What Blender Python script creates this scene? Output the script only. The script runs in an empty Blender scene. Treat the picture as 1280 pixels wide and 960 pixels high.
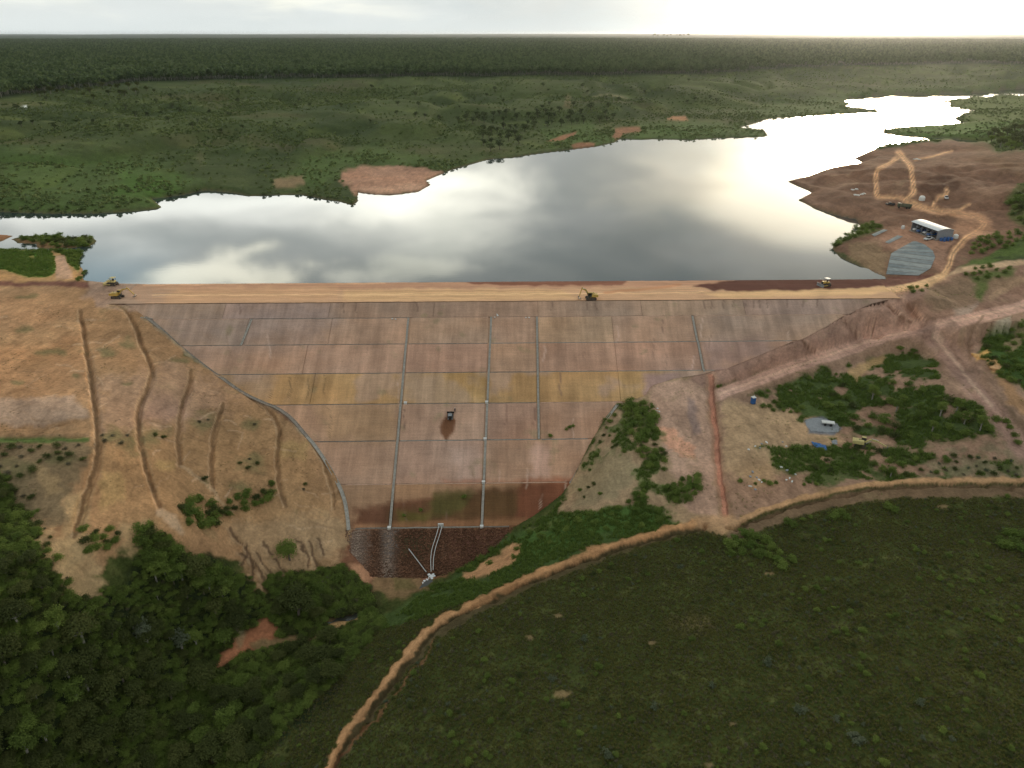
import bpy, bmesh, math, random
import numpy as np
from mathutils import Vector, Matrix

# ------------------------------------------------------------------ camera, sky, sun, exposure
SC = bpy.context.scene
COL = SC.collection
CAM_H, PITCH, FPX = 94.0, math.radians(25.5), 920.0
cam_d = bpy.data.cameras.new("camera"); cam = bpy.data.objects.new("camera", cam_d); COL.objects.link(cam)
cam.location = (0, 0, CAM_H); cam.rotation_euler = (math.pi/2 - PITCH, 0, 0)
cam_d.sensor_width = 36.0; cam_d.lens = FPX/1280*36; cam_d.clip_start = 1.0; cam_d.clip_end = 120000
SC.camera = cam
SC.view_settings.view_transform = 'Standard'; SC.view_settings.look = 'None'
SC.view_settings.exposure = 0.0; SC.view_settings.gamma = 1.0; SC.view_settings.use_curve_mapping = False
SC.cycles.max_bounces = 6; SC.cycles.diffuse_bounces = 2; SC.cycles.glossy_bounces = 2
SC.cycles.transmission_bounces = 2; SC.cycles.transparent_max_bounces = 4; SC.cycles.volume_bounces = 1
SC.cycles.caustics_reflective = False; SC.cycles.caustics_refractive = False

SUN_EL, SUN_AZ = math.radians(6.0), math.radians(25.0)     # azimuth clockwise from +Y
W = bpy.data.worlds.new("World"); SC.world = W; W.use_nodes = True
def build_world():
    nt = W.node_tree; nt.nodes.clear(); N = nt.nodes.new; L = nt.links.new
    out = N('ShaderNodeOutputWorld'); bg = N('ShaderNodeBackground'); bg.inputs[1].default_value = 0.1
    L(bg.outputs[0], out.inputs[0])
    sky = N('ShaderNodeTexSky'); sky.sky_type = 'NISHITA'; sky.sun_disc = False
    sky.sun_elevation = SUN_EL; sky.sun_rotation = SUN_AZ; sky.altitude = 400; sky.dust_density = 2.0
    tc = N('ShaderNodeTexCoord'); sep = N('ShaderNodeSeparateXYZ'); L(tc.outputs['Generated'], sep.inputs[0])
    def M(op, a, b=None, c=None):
        n = N('ShaderNodeMath'); n.operation = op
        for k, v in enumerate((a, b, c)):
            if v is None: continue
            if isinstance(v, (int, float)): n.inputs[k].default_value = v
            else: L(v, n.inputs[k])
        return n.outputs[0]
    az = M('MULTIPLY', M('ARCTAN2', sep.outputs[0], sep.outputs[1]), 57.29578)
    el = M('MULTIPLY', M('ARCSINE', sep.outputs[2]), 57.29578)
    # cloud texture, in (azimuth, elevation) degrees with horizontal stretch
    cv = N('ShaderNodeCombineXYZ'); L(M('MULTIPLY', az, 0.055), cv.inputs[0]); L(M('MULTIPLY', el, 0.17), cv.inputs[1])
    def noise(scale, detail, rough, off):
        mp = N('ShaderNodeVectorMath'); mp.operation = 'ADD'; mp.inputs[1].default_value = (off, off*.7, off*.3); L(cv.outputs[0], mp.inputs[0])
        n = N('ShaderNodeTexNoise'); n.inputs['Scale'].default_value = scale; n.inputs['Detail'].default_value = detail
        n.inputs['Roughness'].default_value = rough; n.inputs['Distortion'].default_value = 0.4
        L(mp.outputs[0], n.inputs['Vector']); return n.outputs[0]
    n1 = noise(1.3, 6, .58, 0.0); n2 = noise(2.3, 5, .55, 7.3); n3 = noise(2.0, 4, .5, 19.1)
    azw = M('ADD', az, M('MULTIPLY', M('SUBTRACT', n2, .5), 22.0))
    elw = M('ADD', el, M('MULTIPLY', M('SUBTRACT', n3, .5), 6.0))
    azs = M('ADD', az, M('MULTIPLY', M('SUBTRACT', n2, .5), 8.0))
    def blob(a, sa, e, se, warp=True, pw=1.0):
        d1 = M('DIVIDE', M('SUBTRACT', azw if warp else azs, a), sa); d2 = M('DIVIDE', M('SUBTRACT', elw if warp else el, e), se)
        r = M('ADD', M('MULTIPLY', d1, d1), M('MULTIPLY', d2, d2)); r = M('POWER', r, pw) if pw != 1 else r
        return M('EXPONENT', M('MULTIPLY', r, -1.0))
    def mixc(f, a, b):
        n = N('ShaderNodeMix'); n.data_type = 'RGBA'; n.clamp_factor = True
        L(f, n.inputs[0])
        for s, v in ((6, a), (7, b)):
            if isinstance(v, tuple): n.inputs[s].default_value = (*v, 1)
            else: L(v, n.inputs[s])
        return n.outputs[2]
    def addc(a, col, f):
        n = N('ShaderNodeMix'); n.data_type = 'RGBA'; n.blend_type = 'ADD'; n.clamp_factor = False
        L(f, n.inputs[0]); L(a, n.inputs[6]); n.inputs[7].default_value = (*col, 1); return n.outputs[2]
    def ramp(v, lo, hi):
        n = N('ShaderNodeMapRange'); n.interpolation_type = 'SMOOTHSTEP'; L(v, n.inputs[0])
        n.inputs[1].default_value = lo; n.inputs[2].default_value = hi; return n.outputs[0]
    K = 10.0
    def C(r, g, b): return (r*K, g*K, b*K)
    # grey stratus deck over the clear sky, thinning irregularly
    cloud = mixc(ramp(n1, .36, .66), C(*SKY['dark']), C(*SKY['light']))
    cov = M('ADD', .72, M('MULTIPLY', n2, .35))
    col = mixc(cov, sky.outputs[0], cloud)
    # pale band of haze low over the horizon
    low = M('MULTIPLY', M('EXPONENT', M('MULTIPLY', M('ABSOLUTE', el), -.16)), .9)
    col = mixc(low, col, C(*SKY['horizon']))
    for (a, sa, e, se, c, wp, *pw) in SKY['blobs']:
        col = addc(col, C(*c), blob(a, sa, e, se, wp, *pw))
    L(col, bg.inputs[0])
SKY = dict(dark=(.42, .48, .49), light=(.76, .79, .77), horizon=(.80, .86, .85), blobs=[
    (28, 11.5, 4, 7.0, (3.4, 3.1, 2.4), False),      # glow round the veiled sun
    (25, 6, 4, 4.0, (5.0, 4.2, 2.8), False),
    (23, 9, 10.4, 3.6, (1.5, 1.3, .92), False, 4.0),
    (-7, 7, 11, 2.6, (2.0, 1.9, 1.55), True),      # bright breaks in the deck
    (-4, 5, 14.5, 1.8, (.7, .68, .55), True),
    (-22, 13, 11, 1.7, (1.6, 1.58, 1.42), True),
    (-22, 6, 16.0, 1.15, (2.1, 1.95, 1.45), True, 2.0),
    (-8, 5, 16.4, 1.1, (1.0, .95, .72), True, 2.0),
    (-31, 6, 15.5, 2.2, (.0, .20, .34), False),
    (-36, 9, 10, 3, (.9, .88, .8), True),
    (-20, 17, 14, 4.2, (.42, .43, .40), False),
    (-7, 8, 13.5, 3.2, (.34, .34, .30), False),
    (12, 4, 10, 2.0, (.55, .46, .30), True),
    (-22, 18, 2.6, .8, (.28, .24, .14), True),
])
build_world()
sun_d = bpy.data.lights.new("sun", 'SUN'); sun = bpy.data.objects.new("sun", sun_d); COL.objects.link(sun)
sun_d.energy = 1.5; sun_d.angle = math.radians(10); sun_d.color = (1.0, .80, .56)
sdir = Vector((math.sin(SUN_AZ)*math.cos(SUN_EL), math.cos(SUN_AZ)*math.cos(SUN_EL), math.sin(SUN_EL)))
sun.rotation_euler = (-sdir).to_track_quat('-Z', 'Y').to_euler()

# ------------------------------------------------------------------ helpers: projection, noise, colour
rng = np.random.default_rng(7); random.seed(7)
CP, SP = math.cos(PITCH), math.sin(PITCH)
def project(x, y, z):
    h = CAM_H - z; d = y*CP + h*SP; d = np.where(d < 1, np.nan, d)
    return 640 + FPX*x/d, 480 + FPX*(h*CP - y*SP)/d
def ray(px, py):
    a = (np.asarray(px, float)-640)/FPX; b = (np.asarray(py, float)-480)/FPX
    return a, CP - b*SP, -SP - b*CP
def on_plane(px, py, z):
    dx, dy, dz = ray(px, py); t = (z-CAM_H)/dz
    return dx*t, dy*t
def _hash(ix, iy, seed):
    h = (ix*374761393 + iy*668265263 + seed*974634777) & 0xFFFFFFFF
    h = ((h ^ (h >> 13))*1274126177) & 0xFFFFFFFF
    return ((h ^ (h >> 16)) & 0xFFFF)/65535.0
def vnoise(x, y, seed=0):
    x = np.asarray(x, float); y = np.asarray(y, float)
    x = np.nan_to_num(x); y = np.nan_to_num(y)
    ix = np.floor(x).astype(np.int64); iy = np.floor(y).astype(np.int64); fx = x-ix; fy = y-iy
    u = fx*fx*(3-2*fx); v = fy*fy*(3-2*fy)
    a = _hash(ix, iy, seed); b = _hash(ix+1, iy, seed); c = _hash(ix, iy+1, seed); d = _hash(ix+1, iy+1, seed)
    return (a*(1-u)+b*u)*(1-v) + (c*(1-u)+d*u)*v
def fbm(x, y, octs=4, seed=0, gain=.5):
    s = 0.0; a = 1.0; t = 0.0
    for k in range(octs):
        th = .6*k+.3; c, q = math.cos(th)*2**k, math.sin(th)*2**k
        s = s + a*(vnoise(x*c-y*q, x*q+y*c, seed+k*17)-.5); t += a; a *= gain
    return s/t*2            # about -1..1
def sst(x, a, b):
    t = np.clip((x-a)/(b-a), 0, 1); return t*t*(3-2*t)
def lin(c):
    c = np.asarray(c, float)/255; return np.where(c <= .04045, c/12.92, ((c+.055)/1.055)**2.4)
E0 = .50
def alb(r, g, b): return lin((r, g, b))/E0      # the albedo that shows as this sRGB colour under this sky
def seg_dist(x, y, poly, closed=False):
    p = np.asarray(poly, float); q = np.roll(p, -1, 0) if closed else p[1:]
    p0 = p if closed else p[:-1]
    best = np.full(x.shape, 1e18); par = np.zeros(x.shape)
    for k in range(len(q)):
        ax, ay = p0[k, :2]; bx, by = q[k, :2]; dx, dy = bx-ax, by-ay; l2 = dx*dx+dy*dy+1e-12
        t = np.clip(((x-ax)*dx+(y-ay)*dy)/l2, 0, 1); d = (x-ax-t*dx)**2+(y-ay-t*dy)**2
        m = d < best; best = np.where(m, d, best); par = np.where(m, k+t, par)
    return np.sqrt(best), par
def inside(x, y, poly):
    p = np.asarray(poly, float); r = np.zeros(x.shape, bool); n = len(p); j = n-1
    for i in range(n):
        xi, yi = p[i, :2]; xj, yj = p[j, :2]
        if yi != yj:
            r ^= ((yi > y) != (yj > y)) & (x < (xj-xi)*(y-yi)/(yj-yi)+xi)
        j = i
    return r
def smooth_line(pts, n=4):
    p = np.asarray(pts, float); q = np.vstack([2*p[0]-p[1], p, 2*p[-1]-p[-2]]); out = []
    for i in range(1, len(q)-2):
        for k in range(n):
            t = k/n; a, b, c, d = q[i-1], q[i], q[i+1], q[i+2]
            out.append(.5*((2*b)+(-a+c)*t+(2*a-5*b+4*c-d)*t*t+(-a+3*b-3*c+d)*t**3))
    out.append(p[-1]); return np.array(out)

# ------------------------------------------------------------------ the dam's own frame
def Y0(x): return 271.9 + .0219*x                # downstream edge of the crest
CREST_W = 24.5
ROWS = [0, 7.5, 19.3, 31.6, 43.9, 57.6, 72.4, 86.2]
TOE_S = 102.0
def dam_z(s):                                   # benched downstream face
    s = np.asarray(s, float); xs, zs = [-60, 0], [0, 0]
    for k in range(1, len(ROWS)):
        xs += [ROWS[k]-.7, ROWS[k]+.7]; zs += [-ROWS[k]/2, -ROWS[k]/2-.06]
    xs += [TOE_S, TOE_S+60]; zs += [-TOE_S/2, -TOE_S/2-30]
    return np.interp(s, xs, zs)
def on_dam(px, py):
    dx, dy, dz = ray(px, py); t = -(Y0(0)/2+CAM_H)/(dz+.01095*dx-.5*dy)
    x, y = dx*t, dy*t; return x, Y0(x)-y
GL = [(150,378),(165,384),(178,394),(205,415),(230,438),(265,464),(300,489),(332,504),(360,520),(384,544),(405,571),(420,596),(432,622),(437,664),(436,690),(462,718)]
GR = [(1125,366),(1090,379),(1060,392),(1035,407),(1008,421),(975,434),(945,446),(905,461),(880,468),(842,474),(815,482),(806,496),(770,506),(755,526),(742,548),(726,580),(712,607),(700,622),(668,645),(640,660),(618,690),(560,722)]
gl = np.array([on_dam(*p) for p in GL]); gr = np.array([on_dam(*p) for p in GR])
gl_s = np.maximum.accumulate(gl[:, 1]); gr_s = np.maximum.accumulate(gr[:, 1])
gl_s[0] = gr_s[0] = -1
def XL(s): return np.interp(s, gl_s, gl[:, 0])
def XR(s): return np.interp(s, gr_s, gr[:, 0])

# ------------------------------------------------------------------ terrain control heights: (pixel, pixel, height)
WATER_Z = -4.0
CTRL = """
0,365,0 80,365,0 150,370,-.3 0,354,.1 100,354,0 -150,358,.5 -150,400,1.5 -300,380,3 140,356,0 40,346,-1.6 90,344,-1.5 40,332,-2.4 20,322,-3.2 80,325,-2.8
100,392,-2 108,440,-3 118,500,-4 122,540,-4.7 118,580,-5.8 105,620,-8 90,680,-12
150,386,-3 180,432,-5 192,470,-6.5 172,520,-7.2 178,560,-8.6 200,630,-14 225,660,-20
240,466,-13.3 230,520,-15 225,580,-18 278,506,-19 268,560,-21 265,615,-24 345,520,-24 350,560,-27 358,630,-32
50,400,-.5 0,400,.8 0,470,0 60,470,-1.2 50,525,-3 0,525,-1.5 0,548,-4.4 60,548,-4.8 50,600,-6.5 0,600,-5.5 0,640,-8.5 50,650,-11 100,660,-14
150,650,-18 250,650,-27 300,700,-36 350,690,-41 420,650,-41.5 400,700,-45 340,740,-45 200,750,-33 100,750,-22 0,750,-14 -120,700,-6 -120,560,-2
0,850,-24 100,850,-33 200,850,-44 0,960,-35 100,960,-45 200,960,-53 275,835,-51.3 340,800,-51 440,775,-50.6 540,728,-50.2 500,745,-49.5 300,850,-50.5 330,900,-50
880,657,-29 840,668,-31 760,690,-33.5 700,708,-35 640,735,-36.5 580,768,-37.5 530,800,-38.5 490,845,-39.5 455,890,-40.3 425,930,-41 408,960,-41.5
920,648,-28.5 1000,630,-27.5 1060,612,-26.5 1150,603,-25.5 1280,602,-24.5 1420,600,-23
470,790,-47.5 430,850,-45.5 560,740,-45 640,700,-40 700,670,-36 600,715,-44 760,650,-33.5 380,960,-44 
1280,700,-22 1100,700,-24 1000,760,-24.5 900,760,-27 780,760,-31 700,800,-32.5 600,850,-33.5 1280,960,-17 1100,900,-20 900,960,-24 640,960,-30 500,960,-36 1400,800,-16
900,490,-19.8 950,470,-18 1000,453,-16 1060,433,-13 1100,419,-11.4 1150,410,-9.5 1200,400,-8 1280,383,-5 1400,360,0
1125,372,-1 1140,382,-2.8 1170,352,-.2 1160,396,-7 1200,366,-2.5 1240,352,.5 1280,346,2 1280,362,-1 1220,332,1.5 1280,332,3.5 1280,300,7 1400,320,8
1080,400,-7 1040,418,-9.5 1110,398,-6.5 
940,503,-21 1000,522,-23 1000,560,-24.5 940,560,-24 940,610,-26 1000,608,-26 1060,598,-25.6 890,560,-25 890,640,-28.4 850,560,-25.5 830,520,-21.5 860,490,-19
1080,500,-20 1080,560,-24 1130,462,-15 1150,522,-18.5 1180,470,-12.5 1220,482,-11 1240,540,-17 1280,560,-19 1280,500,-13 1280,450,-8 1240,430,-8 1200,588,-23.2 1280,588,-21.5 1130,588,-24.7 1420,480,-6
790,540,-23.5 780,590,-27 740,640,-31.5 830,620,-28.5 760,560,-25.5
1100,235,3 1060,230,1 1020,228,-1.5 1140,200,4 1180,178,4 1200,178,3 1160,183,3.5 1195,190,2.5 1250,205,12 1280,188,14 1280,250,10 1200,262,4.5 1150,268,3.5 1100,262,1.5 1060,255,-1 1165,292,2.6 1215,286,2.4 1240,282,4 1170,338,.6 1195,310,1.6
1125,296,1.5 1085,305,0 1070,322,-2 1100,318,-1.2 1110,340,-3.4 1145,302,1.4 1168,318,.8 1150,343,-1.5 1115,318,-.6 1400,250,14 1400,190,12
1180,154,-1.5 1240,152,2 1280,150,3 1180,166,-1.5 1280,165,4 1250,133,-1 1280,130,1 1400,150,8 1280,178,8
"""
ctrl = []
for tok in CTRL.split():
    a, b, c = (float(v) for v in tok.split(',')); x, y = on_plane(a, b, c); ctrl.append((x, y, c))
for x, y, z in [(0,0,-22),(100,0,-8),(-90,0,-56),(-80,50,-55),(-130,50,-30),(150,90,-12),(-180,0,-15),(230,150,-10),(-50,40,-44),(0,50,-29),(60,50,-20),(0,-150,-20),(200,-150,0),(-200,-150,-20),
                (-250,200,2),(-350,100,5),(350,250,6),(400,50,5),(300,200,0)]:
    ctrl.append((x, y, z))
for k in range(0, len(GL)-2):
    ctrl.append((gl[k, 0], Y0(gl[k, 0])-gl[k, 1], float(-max(gl[k, 1], 0)/2)))
for k in range(0, len(GR)-1):
    ctrl.append((gr[k, 0], Y0(gr[k, 0])-gr[k, 1], float(-max(gr[k, 1], 0)/2)))
for s in (5, 20, 35, 50, 65, 80):
    xl, xr = XL(s), XR(s)
    for f in (.1, .35, .65, .9):
        x = xl+(xr-xl)*f; ctrl.append((x, Y0(x)-s, -s/2))
for x in (-140, -90, -30, 30, 90, 150): ctrl.append((x, Y0(x)+12, 0)); ctrl.append((x, Y0(x)+40, -9))

# lake outline, traced along the waterline and laid on the water plane
SHORE = [(-500,262),(-250,264),(0,265),(60,267),(120,267),(170,264),(203,260),(196,254),(190,249),(228,244),(256,238),(290,241),(310,245),(345,244),(375,243),(400,248),(425,252),(441,257),(447,252),(447,240),
 (470,243),(500,243),(524,239),(538,231),(532,226),(553,217),(565,212),(600,202),(612,199),(640,197),(665,193),(720,186),(745,183),(768,178),(775,174),(820,174),(860,175),(900,172.5),(945,171.5),(960,170),(955,163),(922,160),(940,155),(962,148),(1010,145),(1040,143),(1098,140),(1095,137),(1055,133),(1065,130),(1055,127),(1060,123),(1110,119),(1180,118),(1240,116),(1252,112),(1280,111),(1420,107),
 (1420,118),(1280,119),(1220,121),(1176,126),(1190,129),(1185,133),(1219,138),(1192,148),(1212,155),(1185,157.5),(1130,159),(1102,163),(1108,167),(1150,171),(1195,174.5),(1233,177),(1228,181),(1212,185),(1200,180),(1188,176),(1150,180),(1125,184),(1090,188),(1068,198),(1078,203),(1060,210),(1030,213),(1010,221),(985,227),(1010,238),(1015,241),(998,250),(1015,259),(1040,268),(1072,275),(1075,283),(1070,293),(1045,303),(1040,311),(1050,322),(1080,335),(1106,346),
 (1108,354),(600,359),(200,361),(140,356),(107,352),(103,347),(105,340),(98,330),(99,324),(104,318),(90,313),(66,313.5),(30,313),(0,314),(-250,318),(-500,320)]
shore = np.array([on_plane(a, b, WATER_Z) for a, b in SHORE])
ISLETS = [[(12,299),(30,295),(60,294),(84,297),(112,295),(122,301),(112,308),(90,310),(62,311),(46,310),(46,305),(22,304)],
          [(-40,292),(-5,292.5),(9,294),(17,295),(6,300),(-8,305),(-40,306)]]
islets = [np.array([on_plane(a, b, WATER_Z) for a, b in p]) for p in ISLETS]

# ------------------------------------------------------------------ terrain grid (polar round the valley point below the view)
AZ = np.concatenate([np.radians(np.linspace(-180, -50, 26)), np.radians(np.linspace(-48, 48, 1080)), np.radians(np.linspace(50, 180, 26))])
def _rows():
    r = np.linspace(20, 1480, 60000); z = np.interp(r, [0, 90, 170, 270, 300, 480, 1480], [-30, -33, -29, -6, -3, 0, 22])
    yy = 480+FPX*np.tan(np.arctan2(CAM_H-z, r)-PITCH); want = np.arange(1040, 94, -1.2)
    rr = np.interp(-want, -yy, r)
    near = np.linspace(2, rr[0], 16)[:-1]; far = np.geomspace(rr[-1], 60000, 110)[1:]
    return np.concatenate([near, rr, far])
RR = _rows()
A2, R2 = np.meshgrid(AZ, RR); GX, GY = R2*np.sin(A2), R2*np.cos(A2)
gx, gy = GX.ravel(), GY.ravel()
def rbf_heights(x, y):
    P = np.array(ctrl); sc = 40.0; c2 = 12.0**2
    d = np.sqrt((P[:, None, 0]-P[None, :, 0])**2+(P[:, None, 1]-P[None, :, 1])**2+c2)/sc
    n = len(P); A = np.zeros((n+1, n+1)); A[:n, :n] = -d; A[:n, :n] -= -np.eye(n)*.02; A[:n, n] = 1; A[n, :n] = 1
    w = np.linalg.solve(A, np.append(P[:, 2], 0)); out = np.empty(x.shape)
    for i in range(0, len(x), 20000):
        s = slice(i, i+20000)
        out[s] = -(np.sqrt((x[s, None]-P[None, :, 0])**2+(y[s, None]-P[None, :, 1])**2+c2)/sc) @ w[:n] + w[n]
    return out
def far_profile(x, y):                          # gentle valley side up to the plateau
    r = np.hypot(x, y); az = np.degrees(np.arctan2(x, y))
    edge = np.interp(az, [-40, -34, -25, 0, 12, 20, 35, 45], [1080, 1120, 1420, 1480, 1560, 2000, 2500, 2500])
    start = np.interp(az, [-40, -34, -20, 0, 10, 16, 22, 28, 34, 45], [470, 480, 520, 800, 980, 1150, 1350, 1480, 1550, 1600])
    t = np.clip((r-start)/(edge-start), 0, 1)
    return -3+27*(t**.85)
Z = np.zeros_like(gx)
rad = np.hypot(gx, gy)
near_m = rad < 1250
Z[near_m] = rbf_heights(gx[near_m], gy[near_m])
fp = far_profile(gx, gy)
azd = np.degrees(np.arctan2(gx, gy))
# left of the lake's far shore the profile takes over; the near side keeps the control heights
sh_d = np.full(gx.shape, 1e4); ins = np.zeros(gx.shape, bool)
m = (rad > 255) & (rad < 2600) & (gy > 150)
ins[m] = inside(gx[m], gy[m], shore); sh_d[m] = seg_dist(gx[m], gy[m], shore, True)[0]
isl = np.zeros(gx.shape, bool)
for p in islets:
    mm = np.zeros(gx.shape, bool); mm[m] = inside(gx[m], gy[m], p); dd = seg_dist(gx[m], gy[m], p, True)[0]
    isl |= mm; t = sh_d[m]; sh_d[m] = np.minimum(t, dd)
wet = ins & ~isl
far_side = np.zeros(gx.shape, bool)
bound = np.interp(azd, [-60, -34, -20, 0, 15, 24, 30, 36, 60], [420, 430, 430, 480, 640, 860, 1200, 1500, 1500])
wfar = sst(rad, bound*.95, bound*1.05)
wfar = np.where(np.abs(azd) > 60, sst(rad, 500, 900), wfar)
Z = Z*(1-wfar)+fp*wfar
# relief of the far valley side: spurs and gullies running down to the water
rel = fbm(gx/170, gy/210, 5, 3)*13 + fbm(gx/50, gy/60, 4, 31)*3.4
rel -= 8*np.exp(-(fbm(gx/130+5, gy/300, 3, 77)/.09)**2)
land = ~wet
hill_amp = sst(sh_d, 5, 120)*sst(rad, 430, 620)*(1-.75*sst(fp, 16, 24))*wfar
Z += rel*hill_amp
Z += fbm(gx/900, gy/900, 3, 9)*4*sst(rad, 2500, 6000) + (fbm(gx/4000, gy/4000, 3, 19)*30-6)*sst(rad, 14000, 26000)
# banks: land always clear of the water, lake bed always below it
lo = WATER_Z + np.minimum(.10+sh_d*.05, 1.6) + fbm(gx/9, gy/9, 2, 4)*.12*np.minimum(sh_d*.2, 1)
lake_zone = (rad > 300) & (rad < 2600) & (gy > 255)
Z = np.where(land & lake_zone, np.maximum(Z, lo), Z)
near_bank = land & lake_zone & (sh_d < 14)
Z = np.where(near_bank, np.minimum(Z, WATER_Z+.25+sh_d*.45), Z)
Z = np.where(isl, WATER_Z+.15+np.minimum(sh_d*.25, .6), Z)
Z = np.where(wet, WATER_Z-np.minimum(.1+sh_d*.3, 5), Z)
pen_px = project(gx, gy, Z); pen = np.zeros(gx.shape, bool); mk = (rad > 340) & (rad < 900) & (gx > 120)
pen[mk] = inside(np.nan_to_num(pen_px[0][mk]), np.nan_to_num(pen_px[1][mk]), [(980,222),(1090,185),(1190,170),(1320,160),(1320,262),(1240,262),(1150,275),(1080,290),(1040,268),(1000,250)])
Z += pen*sst(sh_d, 1, 25)*sst(np.nan_to_num(pen_px[1], nan=0), 186, 222)*(fbm(gx/28, gy/34, 4, 131)*6.5+fbm(gx/11, gy/14, 3, 132)*1.5)
# under the dam the ground lies below the fill
gs = Y0(gx)-gy
dm = (gs > -60) & (gs < TOE_S+3) & (np.abs(gx) < 260)
xl, xr = XL(np.maximum(gs, 0)), XR(np.maximum(gs, 0))
inset = np.where(dm, np.minimum(np.minimum(gx-xl, xr-gx), TOE_S-1-gs), -9)
up = dm & (gs < 0) & (gs > -CREST_W) & (gx > -128) & (gx < 150)
lower = np.where(gs >= 0, dam_z(np.maximum(gs, 0))-2.2*sst(inset, .0, 3.0)-.02, -1.5)
Z = np.where(dm & (gs >= 0) & (inset > 0), np.minimum(Z, lower), Z)
Z = np.where(up, np.minimum(Z, -.8), Z)
groin = dm & (gs >= 0) & (inset <= 0) & (inset > -5)
Z = np.where(groin, np.maximum(Z, dam_z(np.maximum(gs, 0))-1.0), Z)
damzone = dm & (inset > 0)
# small relief on bare and grassy ground near the view
na = sst(rad, 20, 60)*(1-sst(rad, 420, 700))*np.where(damzone | up, 0, 1)*np.where(wet, 0, 1)
flat_top = sst(np.abs(gy-Y0(gx)-10), 12, 30)
Z += na*(.25+.75*flat_top)*(fbm(gx/11, gy/11, 4, 55)*.55+fbm(gx/2.6, gy/2.6, 3, 57)*.16)

def abut():                                      # ground meets the dam: flush at the crest ends, never below the fill along the groins
    e = ((gx < -126) & (gx > -190) | (gx > 147) & (gx < 178)) & (gs > -CREST_W-4) & (gs < np.where(gx < 0, 12, 3))
    k = sst(gs, -CREST_W-4, -CREST_W)*(1-sst(gs, 0, np.where(gx < 0, 12, 3)))*np.where(gx < 0, (1-sst(-gx, 170, 190))*(1-sst(gx, -152, -143)*(gs > 0)), 1-sst(gx, 162, 178)); Z[e] = Z[e]*(1-k[e])+(-.06+.12*fbm(gx[e]/7, gy[e]/7, 2, 7)-.5*sst(gx[e], -156, -148)*(1-sst(gx[e], 146, 154)))*k[e]
    ring = dm & (gs >= 0) & (inset <= .4) & (inset > -9); t = dam_z(np.maximum(gs, 0))-.03+np.minimum(inset+.9, 0)*.75; Z[ring] = np.maximum(Z[ring], t[ring])
abut()

def H(x, y):
    x = np.asarray(x, float); y = np.asarray(y, float)
    r = np.hypot(x, y); a = np.arctan2(x, y)
    fi = np.interp(a, AZ, np.arange(len(AZ))); fj = np.interp(r, RR, np.arange(len(RR)))
    i = np.clip(fi.astype(int), 0, len(AZ)-2); j = np.clip(fj.astype(int), 0, len(RR)-2); u = fi-i; v = fj-j
    g = Z.reshape(R2.shape)
    return (g[j, i]*(1-u)+g[j, i+1]*u)*(1-v)+(g[j+1, i]*(1-u)+g[j+1, i+1]*u)*v
def surf(x, y):                                  # top of ground or dam
    x = np.asarray(x, float); y = np.asarray(y, float); z = H(x, y); s = Y0(x)-y
    ond = (s >= 0) & (s < TOE_S) & (x > XL(s)) & (x < XR(s)); z = np.where(ond, np.maximum(z, dam_z(s)+.06), z)
    cr = (s < 0) & (s > -CREST_W) & (x > -150) & (x < 160); return np.where(cr, np.maximum(z, .02), z)
_T = np.concatenate([np.linspace(80, 700, 900), np.geomspace(703, 60000, 700)])
def drop(px, py, fn=None):                       # where the sight line of a picture point meets the ground
    fn = fn or surf; px = np.atleast_1d(np.asarray(px, float)); py = np.atleast_1d(np.asarray(py, float)); out = np.empty((len(px), 3))
    for i in range(0, len(px), 500):
        dx, dy, dz = ray(px[i:i+500], py[i:i+500]); n = len(dx)
        X, Yv, Zr = dx[:, None]*_T, dy[:, None]*_T, CAM_H+dz[:, None]*_T
        below = Zr < fn(X.ravel(), Yv.ravel()).reshape(n, -1); k = np.clip(np.argmax(below, 1), 1, len(_T)-1)
        t0, t1 = _T[k-1], _T[k]
        for _ in range(9):
            tm = (t0+t1)/2; b = CAM_H+dz*tm < fn(dx*tm, dy*tm); t1 = np.where(b, tm, t1); t0 = np.where(b, t0, tm)
        out[i:i+500] = np.c_[dx*t1, dy*t1, fn(dx*t1, dy*t1)]
    return out
# ------------------------------------------------------------------ ditches, gullies and the hillside path cut into the ground
def carve(pts, width, depth, lip=.25, lip_w=1.6, n=4, blend=None):
    pp = smooth_line(pts, n); w = drop(pp[:, 0], pp[:, 1])
    lo, hi = w.min(0)-width*4, w.max(0)+width*4
    m = (gx > lo[0]) & (gx < hi[0]) & (gy > lo[1]) & (gy < hi[1]); idx = np.where(m)[0]
    d, par = seg_dist(gx[idx], gy[idx], w[:, :2]); d = d*(1+.35*fbm(gx[idx]/3, gy[idx]/3, 2, 5))
    end = np.minimum(sst(par, 0, 1.5), 1-sst(par, len(w)-2.5, len(w)-1))*(1+.5*fbm(gx[idx]/6, gy[idx]/6, 3, 9))
    Z[idx] += end*(-depth*np.exp(-(d/width)**2) + lip*np.exp(-((d-width*lip_w)/(width*.7))**2))
    return w
DITCHES = [
    ([(101,388),(106,425),(113,465),(118,505),(122,545),(119,585),(106,622),(92,672)], .8, 1.35),
    ([(138,382),(155,386),(168,404),(178,432),(190,462),(187,480),(176,503),(172,530),(177,562),(187,602),(202,640)], .8, 1.35),
    ([(240,464),(238,480),(230,500),(224,525),(223,552),(225,584)], .8, 1.35),
    ([(279,505),(272,525),(266,555),(264,585),(266,615)], .75, 1.2),
    ([(306,490),(330,508),(345,526),(349,545),(347,570),(349,600),(358,634)], .8, 1.3),
    ([(372,530),(395,560),(408,585),(416,615),(419,637)], .7, .7),
]
ditch_w = [carve(p, w, d, .1) for p, w, d in DITCHES]
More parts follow.
